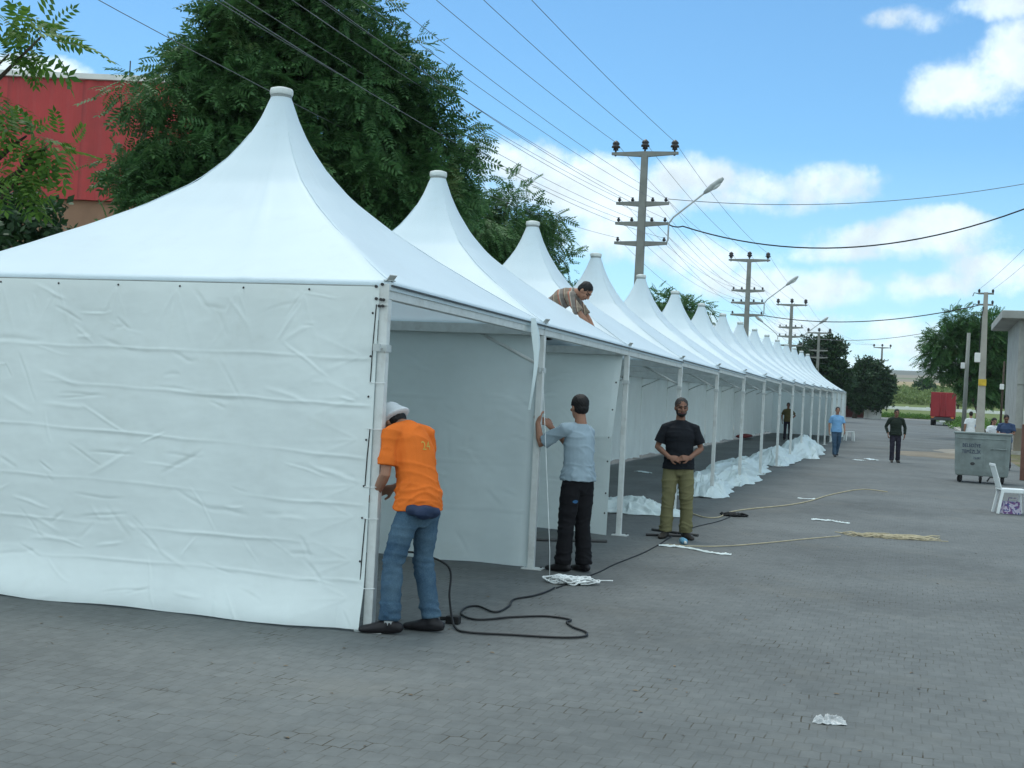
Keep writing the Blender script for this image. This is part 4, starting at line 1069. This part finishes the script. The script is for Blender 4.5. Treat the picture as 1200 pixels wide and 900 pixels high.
# man in black facing the camera
g2 = gp(791, 631)
person('person in black t-shirt and khaki trousers hands joined at the belly, facing the camera', g2, R(194), dict(
    hea=(0, .03, 1.62), pitch=-R(6), yaw=R(8), shR=(.182, -.01, 1.372), elR=(.27, -.02, 1.125), wrR=(.125, .18, 1.005), hdR=(-.85, .35, -.1), hnR=(-.3, -.6, -.4),
    shL=(-.182, -.01, 1.372), elL=(-.27, -.02, 1.125), wrL=(-.115, .19, 1.01), hdL=(.85, .3, .0), hnL=(.3, -.6, -.4), curl=.75,
    knR=(.11, .03, .5), anR=(.125, .0, .085), toR=R(22), knL=(-.115, .03, .5), anL=(-.13, -.02, .085), toL=-R(20)),
    dict(shirt='blacktee', trousers='khaki', hair='greyhair', beard='hair', skin='skin2', shoe='shoe2', loose=1.05, sleeve=.78, pant=1.22, swr=.010, pwr=.014, seed=14, cuff=1.0), 1.80, 'men working on the nearest tents', .009)

# man crawling on the roof in the valley between second and third tent
vr = Vector((-4.68, Y1 + 2 * 2 * HS, 2.43))
person('person in brown striped shirt kneeling on the tent roof, reaching down to the eave', vr, R(-90), dict(
    pel=(0, .06, .37), wai=(0, .13, .48), che=(0, .27, .61), sho=(0, .38, .655), nec=(0, .44, .68), hea=(0, .55, .70), pitch=-R(50), yaw=-R(10),
    shR=(.175, .38, .62), elR=(.20, .56, .38), wrR=(.15, .72, .17), hdR=(-.1, .8, -.5), hnR=(0, -.2, -1),
    shL=(-.175, .38, .62), elL=(-.20, .55, .38), wrL=(-.12, .70, .15), hdL=(.1, .85, -.5), hnL=(0, -.2, -1),
    hiR=(.09, .04, .34), knR=(.16, .36, .12), anR=(.14, -.06, .08), footR=(0, -1, -.2), hiL=(-.09, .04, .34), knL=(-.14, .36, .12), anL=(-.14, -.06, .08), footL=(0, -1, -.2)),
    dict(shirt='stripes', trousers='blackpant', hair='hair', skin='skin', shoe='shoe', loose=1.02, sleeve=.9, seed=19, hem=Vector((0, -.01, .35))), 1.72, 'men working on the nearest tents', .010)

# two men walking towards the camera
WGp = 'men walking on the paved street'
person('person in sky blue t-shirt and jeans walking along the far tents', gp(979, 535), R(196), dict(
    hea=(0, .03, 1.62), yaw=R(-6), knR=(.09, .12, .51), anR=(.07, .16, .085), toR=.1, knL=(-.09, .0, .50), anL=(-.06, -.22, .12), toL=-.1,
    elR=(.25, -.06, 1.13), wrR=(.25, -.02, .88), elL=(-.25, .02, 1.13), wrL=(-.25, .14, .90)),
    dict(shirt='bluetee', trousers='jeans2', shoe='shoe', loose=1.08, sleeve=.8, pant=1.12, seed=23, hem=Vector((0, 0, .86))), 1.70, WGp, .012)
person('person in dark shirt and dark trousers walking down the middle of the street', gp(1048, 542), R(192), dict(
    hea=(0, .04, 1.61), pitch=-R(10), knR=(.10, .05, .50), anR=(.10, .05, .085), toR=.12, knL=(-.10, .02, .5), anL=(-.11, -.05, .085), toL=-.12,
    shR=(.20, 0, 1.395), shL=(-.20, 0, 1.395), elR=(.31, -.05, 1.15), wrR=(.25, .06, .93), elL=(-.30, -.04, 1.14), wrL=(-.27, .08, .90)),
    dict(shirt='darkgreen', trousers='darkjean', skin='skin2', shoe='shoe2', loose=1.12, sleeve=1.2, pant=1.1, seed=27, hem=Vector((0, 0, .88))), 1.74, WGp, .012)
person('person in olive shirt standing under the far tents behind the dropped sheets', gp(922, 516), R(190), dict(
    elR=(.27, -.08, 1.13), wrR=(.25, .0, .90), elL=(-.34, -.10, 1.16), wrL=(-.18, .08, 1.02), hdL=(.7, .3, -.3)),
    dict(shirt='olive', trousers='darkjean', skin='skin2', loose=1.05, seed=31), 1.72, None, .014)
# bystanders by the pole on the right
GB = 'bystanders near the right pole'
g = gp(1136, 530); person('person in white shirt with back turned, left of the pole with the yellow plate', g, R(10), dict(elR=(.25, .02, 1.14), wrR=(.2, .16, .95)), dict(shirt='whitetee', trousers='navy', seed=33, loose=1.08), 1.72, GB, .014)
g = gp(1143.5, 527); person('person in light blue shirt half hidden between the white-shirted person and the pole', g, R(150), {}, dict(shirt='bluetee', trousers='darkjean', seed=35), 1.66, GB, .014)
g = gp(1162, 549); person('person with long black hair and white top looking down behind the container', g, R(200), dict(
    hea=(0, .05, 1.60), pitch=-R(24), elR=(.21, .04, 1.14), wrR=(.08, .24, 1.12), hdR=(-.8, .4, 0), elL=(-.21, .04, 1.14), wrL=(-.06, .25, 1.1), hdL=(.8, .4, 0)),
    dict(shirt='whitetee', trousers='darkjean', seed=37, long=True, loose=.95), 1.62, GB, .012)
g = gp(1177, 551); person('person in navy t-shirt looking down, right of the long-haired person', g, R(165), dict(
    hea=(0, .05, 1.60), pitch=-R(24), yaw=R(20), shR=(.2, 0, 1.395), shL=(-.2, 0, 1.395), elR=(.25, .02, 1.14), wrR=(.08, .26, 1.12), hdR=(-.8, .4, 0), elL=(-.25, .04, 1.14), wrL=(-.06, .26, 1.1), hdL=(.8, .4, 0)),
    dict(shirt='navy', trousers='darkjean', skin='skin2', seed=39, loose=1.1), 1.74, GB, .012)

# ------------------------------------------------------------------ rubbish container
gl, gr = gp(1123, 563), gp(1180, 571); cc = (gl + gr) / 2; dd = (gr - gl); ang = math.atan2(dd.y, dd.x)
ct = thing('waste_container', 'grey galvanised rubbish container on wheels with blue stencilled lettering', 'container', (cc.x + .0, cc.y + .45, gz(cc.y + .45)), -.05)
Wc = 1.30
def contbody():
    mb = MB(); w0, w1, d0, d1, z0, z1 = .615, .665, .38, .47, .18, 1.22
    vs = []
    for (w, d, z) in ((w0, d0, z0), (w0 + .02, d0 + .02, z0 + .12), (w1, d1, z1), (w1 + .03, d1 + .03, z1 + .005), (w1 + .03, d1 + .03, z1 + .05), (w1 - .02, d1 - .02, z1 + .05), (w1 - .03, d1 - .03, z1 - .1), (w0 - .02, d0 - .02, z0 + .03)):
        vs += [(-w, -d, z), (w, -d, z), (w, d, z), (-w, d, z)]
    fs = []
    for i in range(7):
        for k in range(4): k2 = (k + 1) % 4; fs.append((4 * i + k, 4 * i + k2, 4 * i + 4 + k2, 4 * i + 4 + k))
    fs.append((3, 2, 1, 0)); fs.append((28, 29, 30, 31))
    return mb.add(vs, fs)
bd = contbody().build('body', M['galv'], ct, bevel=.012)
def face_y(z): return -(.402 + (.47 - .40) * (z - .30) / .92)
rib = MB()
for x in (.06, -.52, .55): rib.bar((x * .97, face_y(.32) - .004, .32), (x * 1.05, face_y(1.18) - .004, 1.18), .035, .02, up=(0, -1, 0))
rib.bar((-.6, face_y(1.12) - .004, 1.12), (.6, face_y(1.12) - .004, 1.12), .03, .025, up=(0, -1, 0))
rib.build('rib', M['galv'], bd)
hnd = MB().tube([(.22, face_y(.86), .86), (.22, face_y(.86) - .05, .87), (.56, face_y(.86) - .05, .87), (.56, face_y(.86), .86)], .016, 8); hnd.build('handle', M['galv'], ct, True)
for x, y, a in ((-.52, -.30, .5), (-.02, -.33, .1), (.50, -.30, 0), (-.5, .28, .3), (.5, .28, .3)):
    w = thing_w = MB(); rot = Matrix.Rotation(a, 3, 'Z')
    w.tube([Vector((x, y, .085)) + rot @ Vector((-.025, 0, 0)), Vector((x, y, .085)) + rot @ Vector((.025, 0, 0))], .085, 18)
    wo = w.build('wheel', M['rubber'], ct, bevel=.008)
    f_ = MB(); f_.box((x, y + .01, .172), (.11, .11, .012)); 
    for s in (-1, 1): f_.bar(Vector((x, y + .02, .17)) + rot @ Vector((s * .036, 0, 0)), Vector((x, y, .08)) + rot @ Vector((s * .036, 0, 0)), .008, .04)
    f_.build('caster', M['steel'], wo)
MB().tube([(.14, -.42, .06), (.20, -.44, .16), (.34, -.40, .18)], .02, 8).build('pedal', M['steel'], ct, True)
for k, (tx, z, s) in enumerate((('BELED\u0130YE', .93, .125), ('TEM\u0130ZL\u0130K', .775, .125), ('\u0130\u015eLER\u0130', .62, .07))):
    me = flat_text(tx, s)
    x0 = (-.26, -.26, -.12)[k]
    for v in me.vertices:
        x, u = v.co.x * .80, v.co.y; zz = z + u; v.co = (x0 + x, face_y(zz) - .006, zz)
    link('lettering', me, M['blue_ink'], ct)
em = MB(); em.ell((-.22, face_y(.48) - .004, .48), (.055, .004, .04), n=14, m=6); em.build('emblem', M['steel'], ct)

# ------------------------------------------------------------------ plastic chair
def chair(loc, rz, label):
    t = thing('plastic_chair', label, 'chair', loc, rz, None)       # seat faces +x
    for y in (-1, 1):
        f = MB().add([], []); 
        f.bar((.20, y * .205, .44), (.245, y * .235, 0.0), .045, .06); f.build('leg', M['plastic'], t, bevel=.008)
        f = MB().bar((-.17, y * .20, .44), (-.25, y * .225, 0.0), .045, .06); f.build('leg', M['plastic'], t, bevel=.008)
    s = MB().box((.01, 0, .44), (.46, .45, .03)); s.box((.235, 0, .415), (.02, .44, .06)); s.box((.0, -.215, .41), (.42, .02, .055)); s.box((.0, .215, .41), (.42, .02, .055))
    s.build('seat', M['plastic'], t, bevel=.012)
    b = MB(); pr = [(-.20, .44), (-.235, .56), (-.285, .72), (-.33, .86)]
    for y in (-.20, -.12, -.04, .04, .12, .20):
        w = .045 if abs(y) > .15 else .05
        for (x0, z0), (x1, z1) in zip(pr, pr[1:]): b.bar((x0, y, z0), (x1, y, z1 + .005), w, .022, up=(1, 0, 0))
    b.bar((-.335, -.222, .87), (-.335, .222, .87), .05, .024, up=(1, 0, 0)); b.bar((-.215, -.21, .50), (-.215, .21, .50), .05, .022, up=(1, 0, 0))
    b.build('backrest', M['plastic'], t, bevel=.006)
    return t
cg = gp(1183, 602); ch = chair((cg.x, cg.y, cg.z), R(8), 'white plastic chair with a purple bag under its seat at the right edge')
bg = MB(); bg.box((0, 0, .11), (.32, .22, .22), taper=.8); bg.tube([(-.08, -.08, .2), (-.07, -.09, .29), (.07, -.09, .29), (.08, -.08, .2)], .008, 6)
b_ = bg.build('shopping_bag', [M['pinkbag']], None, bevel=.03); b_.location = (cg.x + .02, cg.y + .02, cg.z + .0); b_.rotation_euler = (0, 0, .2)
tag(b_, 'purple patterned bag standing beneath the white plastic chair', 'bag')
sg = gp(995, 516.5); st = thing('plastic_stool', 'white plastic stool at the far end of the tent row', 'stool', sg, .3)
MB().box((0, 0, .44), (.40, .40, .03)).build('seat', M['plastic'], st, bevel=.01)
for sx in (-1, 1):
    for sy in (-1, 1): MB().bar((sx * .17, sy * .17, .43), (sx * .2, sy * .2, 0), .05, .05).build('leg', M['plastic'], st)

# ------------------------------------------------------------------ red lorry
tg = gp(1104, 499); tk = thing('lorry', 'red box lorry parked on the right side of the street, seen from behind', 'truck', tg, -.04)
MB().box((0, 2.9, 2.02), (2.25, 5.8, 2.35)).build('cargo_box', M['truck'], tk, bevel=.04)
for sx in (-1, 1):
    d = MB().box((sx * .545, -.03, 2.02), (1.05, .04, 2.2)).build('rear_door', M['truck'], tk, bevel=.01)
    MB().tube([(sx * .25, -.07, .95), (sx * .25, -.07, 3.1)], .02, 6).build('lock_bar', M['truck'], d, True)
    MB().box((sx * .86, -.04, .78), (.34, .06, .14)).build('tail_light', mat('tail_light_lens', (.55, .16, .05), .3), tk)
    MB().box((sx * 1.30, 6.3, 1.95), (.16, .08, .42)).build('mirror', M['rubber'], tk, bevel=.02)
    for yy in (1.3, 6.2):
        w = MB().tube([(sx * .72, yy, .45), (sx * 1.08, yy, .45)], .45, 22).build('wheel', M['rubber'], tk, bevel=.03)
        MB().tube([(sx * 1.07, yy, .45), (sx * 1.09, yy, .45)], .24, 16).build('rim', M['galv'], w)
MB().box((0, .0, .60), (2.2, .12, .16)).build('bumper', M['steel'], tk, bevel=.02)
MB().box((0, 3.2, .68), (1.6, 6.6, .25)).build('chassis', M['steel'], tk)
cabm = MB().box((0, 6.6, 1.5), (2.15, 1.6, 1.9), taper=.92); cabm.build('cab', M['truck'], tk, bevel=.08)
MB().box((0, -.05, .42), (.5, .02, .12)).build('number_plate', M['whitepaint'], tk)

# ------------------------------------------------------------------ ladder, rods, ropes and litter
lg = gp(938, 514.5); ld = thing('ladder', 'dark metal ladder leaning against the rear wall under the far tents', 'ladder', (-7.12, on_x(936, 490, -7.12).y, gz(on_x(936, 490, -7.12).y)), 0)
ly = 0
for s in (-.0, .75): MB().bar((.0, s, 0), (-.28, s, 2.05), .05, .04).build('rail', M['steel'], ld)
for k in range(6): MB().tube([(-.28 * (k + .8) / 6.6, 0, 2.05 * (k + .8) / 6.6), (-.28 * (k + .8) / 6.6, .75, 2.05 * (k + .8) / 6.6)], .018, 6).build('rung', M['steel'], ld, True)
fr = MB(); fr.bar((-.28, .75, 2.03), (-.28, 3.2, 2.03), .04, .05); fr.bar((-.28, 3.2, 2.03), (-.1, 3.2, .0), .04, .05); fr.build('frame', M['steel'], ld)

def path_px(pts, h=.012): return [gp(x, y) + Vector((0, 0, h)) for x, y in pts]
def smooth_path(P, n=10):
    out = []
    for i in range(len(P) - 1):
        p0, p1, p2, p3 = P[max(0, i - 1)], P[i], P[i + 1], P[min(len(P) - 1, i + 2)]
        for k in range(n):
            t = k / n; out.append(.5 * ((2 * p1) + (p2 - p0) * t + (2 * p0 - 5 * p1 + 4 * p2 - p3) * t * t + (3 * p1 - p0 - 3 * p2 + p3) * t**3))
    out.append(P[-1]); return out
wr_ = g0 + Vector((math.cos(TH), math.sin(TH), 0)) * .13 + Vector((-math.sin(TH), math.cos(TH), 0)) * .36 + Vector((0, 0, .93))
cp = [wr_, wr_.lerp(gp(524, 727), .35) + Vector((.03, .0, -.10)), gp(522, 728) + Vector((0, 0, .40)), gp(525, 731) + Vector((0, 0, .2)), gp(529, 733) + Vector((.0, .0, .06))] + path_px([(534, 738), (548, 743), (600, 746), (655, 749), (683, 748), (687, 743), (672, 737), (664, 731), (668, 728), (640, 724), (600, 725), (560, 728), (541, 722), (545, 714), (560, 712), (580, 719), (596, 712), (602, 704), (624, 700), (640, 695), (650, 690)])
cp[0] = Vector((cp[0].x - .02, cp[0].y + .0, .50))
cab = tag(MB().tube(smooth_path(cp), .0085, 6).build('power_cable', M['cable'], None, True), 'black power cable looping on the paving behind the orange-shirted person', 'cable')
pg_ = gp(531, 731); MB().box((pg_.x, pg_.y, .03), (.10, .07, .055)).tube([(pg_.x - .04, pg_.y, .035), (pg_.x - .10, pg_.y - .01, .03)], .016, 8).build('plug', M['rubber'], cab, bevel=.01)
tag(MB().tube(smooth_path(path_px([(652, 690), (668, 684), (700, 672), (718, 663), (738, 655), (755, 648), (770, 640), (790, 628), (815, 618), (840, 612), (856, 606)], .008)), .006, 6).build('thin_cable', M['cable'], None, True), 'thin dark cable running from the white cord bundle past the man in black', 'cable')
def tangle(name, label, m, c, rx, ry, h, r, n, seed, cat, ang=0, straight=False):
    g = np.random.default_rng(seed); mb = MB(); ca, sa = math.cos(ang), math.sin(ang)
    for i in range(n):
        if straight:
            x0 = g.uniform(-1, .2) * rx; L_ = g.uniform(.5, 1.0) * rx; y0 = g.normal(0, .30) * ry; dy = g.normal(0, .35) * ry; pts = []
            for k in range(7): f = k / 6; pts.append((x0 + L_ * f, y0 + dy * f + .04 * ry * g.normal(), g.uniform(.005, h)))
        else:
            a0 = g.uniform(0, 6.28); pts = []; R_ = g.uniform(.45, 1); cx, cy = g.normal(0, .18, 2)
            for k in range(16):
                a = a0 + k / 15 * 6.0; rr = R_ * (1 + .22 * math.sin(3 * a + i) + .1 * g.normal()); pts.append(((cx + rr * math.cos(a)) * rx, (cy + rr * math.sin(a)) * ry, .008 + h * abs(math.sin(a * 1.3 + i)) * g.uniform(.3, 1)))
        P = [Vector((c.x + x * ca - y * sa, c.y + x * sa + y * ca, c.z + z)) for x, y, z in pts]
        mb.tube(smooth_path(P, 4), r, 5)
    return tag(mb.build(name, M[m], None, True), label, cat)
c0 = gp(672, 684); tangle('cord_bundle', 'tangled bundle of white cord on the paving by the second post', 'rope_w', c0, .20, .13, .06, .0075, 26, 2, 'cord', .25)
tag(MB().tube(smooth_path(path_px([(688, 683), (700, 682), (718, 682)])), .006, 6).build('cord_end', M['rope_w'], None, True), 'loose white cord end sticking out of the tangled bundle', 'cord')
c1 = gp(1040, 630); tangle('straw_cord_pile', 'spread pile of beige straw-like cords on the paving', 'rope_b', c1, .72, .42, .04, .006, 60, 4, 'cord pile', .12, True)
tag(MB().tube(smooth_path(path_px([(780, 639), (810, 641), (850, 641), (900, 637), (950, 632), (985, 629)])), .007, 6).build('cord', M['rope_b'], None, True), 'long beige cord stretched from the man in black to the straw cord pile', 'cord')
tag(MB().tube(smooth_path(path_px([(812, 603), (826, 607), (842, 607), (855, 601), (880, 597), (920, 593), (948, 588), (975, 580), (1010, 574), (1040, 577)])), .010, 6).build('cord', M['rope_b'], None, True), 'pale cord curving away over the paving behind the dark strap', 'cord')
c2 = gp(861, 605); tangle('dark_strap', 'small bunched black strap on the paving next to the pale curving cord', 'cable', c2, .16, .10, .05, .014, 10, 8, 'strap')
def scrap(name, label, pts, w, m, h=.02, cat='scrap', seed=1):
    P = smooth_path(path_px(pts, .0), 8); n = len(P); g = np.random.default_rng(seed); X = np.zeros((9, n)); Y = X.copy(); Z = X.copy()
    for j in range(n):
        a, b = P[max(0, j - 1)], P[min(n - 1, j + 1)]; d = (b - a).normalized(); s = Vector((-d.y, d.x, 0)); ww = w * (.8 + .3 * math.sin(j * .22 + seed) + .04 * g.normal()) if not isinstance(w, list) else np.interp(j / (n - 1), np.linspace(0, 1, len(w)), w)
        for k in range(9):
            f = (k - 4) / 4; p = P[j] + s * ww * f; X[k, j], Y[k, j] = p.x, p.y; Z[k, j] = p.z + .004 + h * abs(math.sin(f * 4 + j * .35 + seed)) * g.uniform(.5, 1) * (1 - .6 * abs(f))
    o = link(name, grid_mesh(name, X, Y, Z), M[m], None, True); return tag(o, label, cat)
scrap('torn_sheet_strip', 'torn white plastic strip lying in front of the man in black', [(772, 640), (790, 641), (805, 643), (830, 648), (845, 650), (857, 651)], [.05, .07, .03, .02, .03, .02], 'tarp', .03, 'plastic strip', 2)
scrap('torn_sheet_strip', 'short white plastic strip lying just before the straw cord pile', [(952, 609), (962, 610), (975, 611), (985, 613), (996, 614)], [.07, .07, .02, .02, .02], 'tarp', .03, 'plastic strip', 3)
scrap('paper_scrap', 'white paper scrap on the street, left one of two between the walking men', [(1001, 539), (1006, 539.5), (1012, 540)], .16, 'tarp', .03, 'paper', 4)
scrap('paper_scrap', 'white paper scrap on the street, right one of two between the walking men', [(1014, 538), (1019, 538), (1025, 539.5)], .14, 'tarp', .03, 'paper', 5)
scrap('paper_scrap', 'white scrap on the paving under the open tents', [(746, 553), (753, 553), (762, 555)], .10, 'tarp', .03, 'paper', 6)
pb_ = gp(971, 847); o = tarp(pb_.x, pb_.y, .085, .055, .03, .3, 22, 'small crumpled clear plastic bag on the foreground paving', (-.2, .1), None); o.name = 'plastic_bag'; o.data.materials[0] = M['clear']; o['category'] = 'plastic bag'; o.modifiers['Solidify'].thickness = .001; o.data.transform(Matrix.Diagonal((1, 1, .35, 1)))
scrap('paper_scrap', 'pale scrap on the street beside the curving cord', [(936, 584), (944, 585), (955, 585)], .06, 'tarp', .02, 'paper', 9)
bp = gp(801, 639); bo = thing('plastic_bottle', 'light blue plastic bottle lying at the feet of the man in black', 'bottle', bp, R(200))
MB().tube([(0, -.10, .045), (0, -.09, .045), (0, .04, .045), (0, .08, .045), (0, .10, .045)], [.03, .045, .045, .022, .016], 14).build('bottle_body', M['bottle'], bo, True)
MB().tube([(0, .10, .045), (0, .118, .045)], .018, 12).build('bottle_cap', M['whitepaint'], bo, True)
def rod(label, a, b, r=.018):
    p, q = gp(*a) + Vector((0, 0, r)), gp(*b) + Vector((0, 0, r)); return tag(MB().tube([p, q], r, 8).build('metal_rod', M['steel'], None), label, 'rod')
rod('dark metal rod on the ground, upper one behind the feet of the man in black', (764, 622), (818, 629))
rod('dark metal rod on the ground, lower one behind the feet of the man in black', (757, 628), (812, 630))
rod('dark metal rod lying below the loose wall panel behind the grey-shirted man', (626, 634), (711, 636))
q0 = gp(644, 679); q1 = Vector((X1 + .02, Y1 + 2 * HS - .118, 1.95))
tag(MB().tube([q0 + Vector((0, 0, .004)), q0.lerp(q1, .12) + Vector((.01, 0, .02)), q1], .003, 5).build('hanging_cord', M['rope_w'], None, True), 'thin white cord hanging from the second post down to the ground', 'cord')
# dry leaves and crumbs of litter blown over the paving
g = np.random.default_rng(77); n = 900; yy = 3.5 + 22 * g.random(n) ** 1.5; xx = -.30 * yy + g.uniform(-.42, .46, n) * yy * 1.15
keep = fbm(xx * .8, yy * .8, 6) > -.12; xx, yy = xx[keep], yy[keep]; n = len(xx)
tv = np.array([(-1, -.35, 0), (0, -.5, .25), (1, 0, .1), (0, .5, .2)]); tf = np.array([(0, 1, 2, 3)])
a = g.uniform(0, 6.28, n); sc = .006 + .018 * g.random(n) ** 2.5
Vv = np.stack([(np.cos(a)[:, None] * tv[:, 0] - np.sin(a)[:, None] * tv[:, 1]) * sc[:, None] + xx[:, None], (np.sin(a)[:, None] * tv[:, 0] + np.cos(a)[:, None] * tv[:, 1]) * sc[:, None] + yy[:, None], tv[:, 2] * sc[:, None] + np.array([gz(v) for v in yy])[:, None] + .003], -1).reshape(-1, 3)
M['litter'] = leafmat('dry_litter', (.05, .035, .02), (.17, .12, .06), 0)
tag(link('leaf_litter', np_mesh('leaf_litter', Vv, (tf[None] + (np.arange(n) * 4)[:, None, None]).reshape(-1, 4)), M['litter']), kind='stuff')
rc = on_x(866, 516, -7.15); rc.y /= .9; tag(MB().tube([(-7.15, rc.y * .9, gz(rc.y) + .09), (-7.1, rc.y * .9 + 2.0, gz(rc.y) + .10), (-7.18, rc.y * .9 + 4.2, gz(rc.y) + .08)], [(.15, .07), (.2, .1), (.12, .06)], 12, cap='round').build('rolled_cloth', M['redcloth'], None, True), 'low roll of red cloth at the foot of the rear wall under the tents', 'cloth')

# ------------------------------------------------------------------ air
hz = MB().box((0, 1300, 36), (5200, 3460, 82)).build('haze', [])
hm = bpy.data.materials.new('pale_air'); hm.use_nodes = True; ht = NT(hm.node_tree); ht.n.clear()
ho = ht.new('ShaderNodeOutputMaterial'); hv = ht.new('ShaderNodeVolumePrincipled'); hv.inputs['Color'].default_value = (.80, .88, .95, 1); hv.inputs['Density'].default_value = .00013; hv.inputs['Anisotropy'].default_value = .2
ht.link(hv.outputs[0], ho.inputs[1]); hz.data.materials.append(hm); tag(hz, kind='stuff')

# ------------------------------------------------------------------ camera
fw = ray(600, 450).normalized(); rt = (ray(601, 450) - ray(600, 450)).normalized(); upv = rt.cross(fw).normalized(); rt = fw.cross(upv)
cd = bpy.data.cameras.new('camera'); cd.sensor_fit = 'HORIZONTAL'; cd.sensor_width = 36; cd.lens = F_ / 1200 * 36; cd.clip_start = .1; cd.clip_end = 8000
cam = bpy.data.objects.new('camera', cd); COL.objects.link(cam)
cam.matrix_world = Matrix(((rt.x, upv.x, -fw.x, 0), (rt.y, upv.y, -fw.y, 0), (rt.z, upv.z, -fw.z, CH), (0, 0, 0, 1)))
SC.camera = cam

# ------------------------------------------------------------------ light: bright broken cloud, sun softened by cloud
SUN_EL, SUN_AZ = R(66), R(-40)          # azimuth measured from +Y towards +X
sd = Vector((math.sin(SUN_AZ) * math.cos(SUN_EL), math.cos(SUN_AZ) * math.cos(SUN_EL), math.sin(SUN_EL)))
sl = bpy.data.lights.new('sun', 'SUN'); sl.energy = 1.2; sl.angle = R(26); sl.color = (1, .975, .93)
so = bpy.data.objects.new('sun', sl); COL.objects.link(so); so.rotation_euler = (-sd).to_track_quat('-Z', 'Y').to_euler(); so.location = (0, 0, 60)
W = bpy.data.worlds.new('World'); SC.world = W; W.use_nodes = True
t = NT(W.node_tree); t.n.clear()
out = t.new('ShaderNodeOutputWorld'); bg = t.new('ShaderNodeBackground'); t.link(bg.outputs[0], out.inputs[0])
sky = t.new('ShaderNodeTexSky'); sky.sky_type = 'NISHITA'; sky.sun_disc = False; sky.sun_elevation = SUN_EL; sky.sun_rotation = SUN_AZ
sky.air_density = 1.0; sky.dust_density = .6; sky.ozone_density = 1.6; sky.altitude = 900
dirv = t.new('ShaderNodeTexCoord').outputs['Generated']
sp = t.new('ShaderNodeSeparateXYZ'); t.link(dirv, sp.inputs[0])
az = t.m('ARCTAN2', sp.outputs[0], sp.outputs[1]); el = t.m('ARCSINE', sp.outputs[2])
def azel(px, py):
    d = ray(px, py).normalized(); return math.atan2(d.x, d.y), math.asin(d.z)
warp = t.noise(dirv, 9, 5, .6, 1); wsp = t.new('ShaderNodeSeparateColor'); t.link(warp, wsp.inputs[0])
az = t.m('MULTIPLY_ADD', t.m('SUBTRACT', wsp.outputs[0], .5), .05, az); el = t.m('MULTIPLY_ADD', t.m('SUBTRACT', wsp.outputs[1], .5), .03, el)
CL = [(1140, 95, 62, 34, .72), (1190, 70, 55, 45, .8), (1110, 108, 42, 24, .62), (1065, 24, 52, 16, .62), (1180, 2, 60, 14, .7),
      (930, 222, 88, 26, 1.0), (960, 212, 60, 22, .9), (830, 215, 70, 26, .95), (880, 240, 95, 18, .8), (690, 215, 70, 30, .9), (610, 195, 60, 30, .95), (640, 235, 80, 22, .7),
      (1060, 285, 95, 22, .85), (1110, 270, 50, 20, .8), (1000, 300, 90, 12, .6), (830, 300, 80, 22, .7), (875, 330, 60, 22, .8), (1080, 335, 80, 12, .6), (960, 340, 90, 20, .6), (1000, 385, 120, 16, .65), (1080, 405, 140, 16, .6), (1180, 320, 60, 20, .6), (1000, 425, 160, 12, .7), (760, 240, 60, 30, .6), (30, 80, 55, 16, 1.0), (820, 380, 120, 16, .5), (690, 280, 90, 20, .35)]
dens = None
for px, py, rx, ry, k in CL:
    a0, e0 = azel(px, py); ra, re = rx / F_ * 1.15, ry / F_ * 1.15
    dx = t.m('MULTIPLY', t.m('SUBTRACT', az, a0), 1 / ra); dy = t.m('MULTIPLY', t.m('SUBTRACT', el, e0), 1 / re)
    d = t.m('ADD', t.m('MULTIPLY', dx, dx), t.m('MULTIPLY', dy, dy))
    d = t.m('MULTIPLY', t.m('SUBTRACT', 1.0, d), k)
    dens = d if dens is None else t.m('SMOOTH_MAX', dens, d, .25)
dens = t.m('MAXIMUM', dens, -1.0)
big = t.noise(dirv, 14, 8, .62); fine = t.noise(dirv, 55, 6, .65)
dn = t.m('ADD', dens, t.m('MULTIPLY', t.m('SUBTRACT', big, .5), 2.9)); dn = t.m('ADD', dn, t.m('MULTIPLY', t.m('SUBTRACT', fine, .5), .7))
mask = t.mapr(dn, -.15, .8, 0, 1, True)
# unseen cloud added out of frame, mainly behind the camera, as fill light
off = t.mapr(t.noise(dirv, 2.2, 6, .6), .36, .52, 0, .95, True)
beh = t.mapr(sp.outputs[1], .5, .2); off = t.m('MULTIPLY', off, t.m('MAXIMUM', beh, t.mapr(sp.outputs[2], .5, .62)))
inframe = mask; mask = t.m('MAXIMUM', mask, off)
shade = t.mapr(t.noise(dirv, 20, 6, .6), .38, .62, .76, 1.0)
thick = t.mapr(dn, .5, 1.5, 1.0, .90)
ccol = t.mix(1.0, (7.9, 9.1, 9.8, 1), t.m('MULTIPLY', shade, thick), 'MULTIPLY')
ccol = t.mix(t.m('MULTIPLY', beh, t.m('SUBTRACT', 1.0, inframe)), ccol, (9.9, 11.6, 12.2, 1))  # added cloud behind the camera made brighter to light the near tent wall
skyc = t.mix(1.0, sky.outputs[0], (.70, 1.06, 1.17, 1), 'MULTIPLY')
# thin veil of moisture towards the horizon
veil = t.mapr(sp.outputs[2], .0, .20, .55, 0.0)
skyc = t.mix(veil, skyc, (5.4, 7.7, 9.3, 1))
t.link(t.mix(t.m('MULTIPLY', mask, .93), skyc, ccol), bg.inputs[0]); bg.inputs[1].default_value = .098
vs_ = SC.view_settings; vs_.view_transform = 'Standard'; vs_.look = 'None'; vs_.gamma = 1; vs_.use_curve_mapping = False; vs_.exposure = .47
SC.cycles.max_bounces = 8; SC.cycles.diffuse_bounces = 4; SC.cycles.transmission_bounces = 4; SC.cycles.use_denoising = True
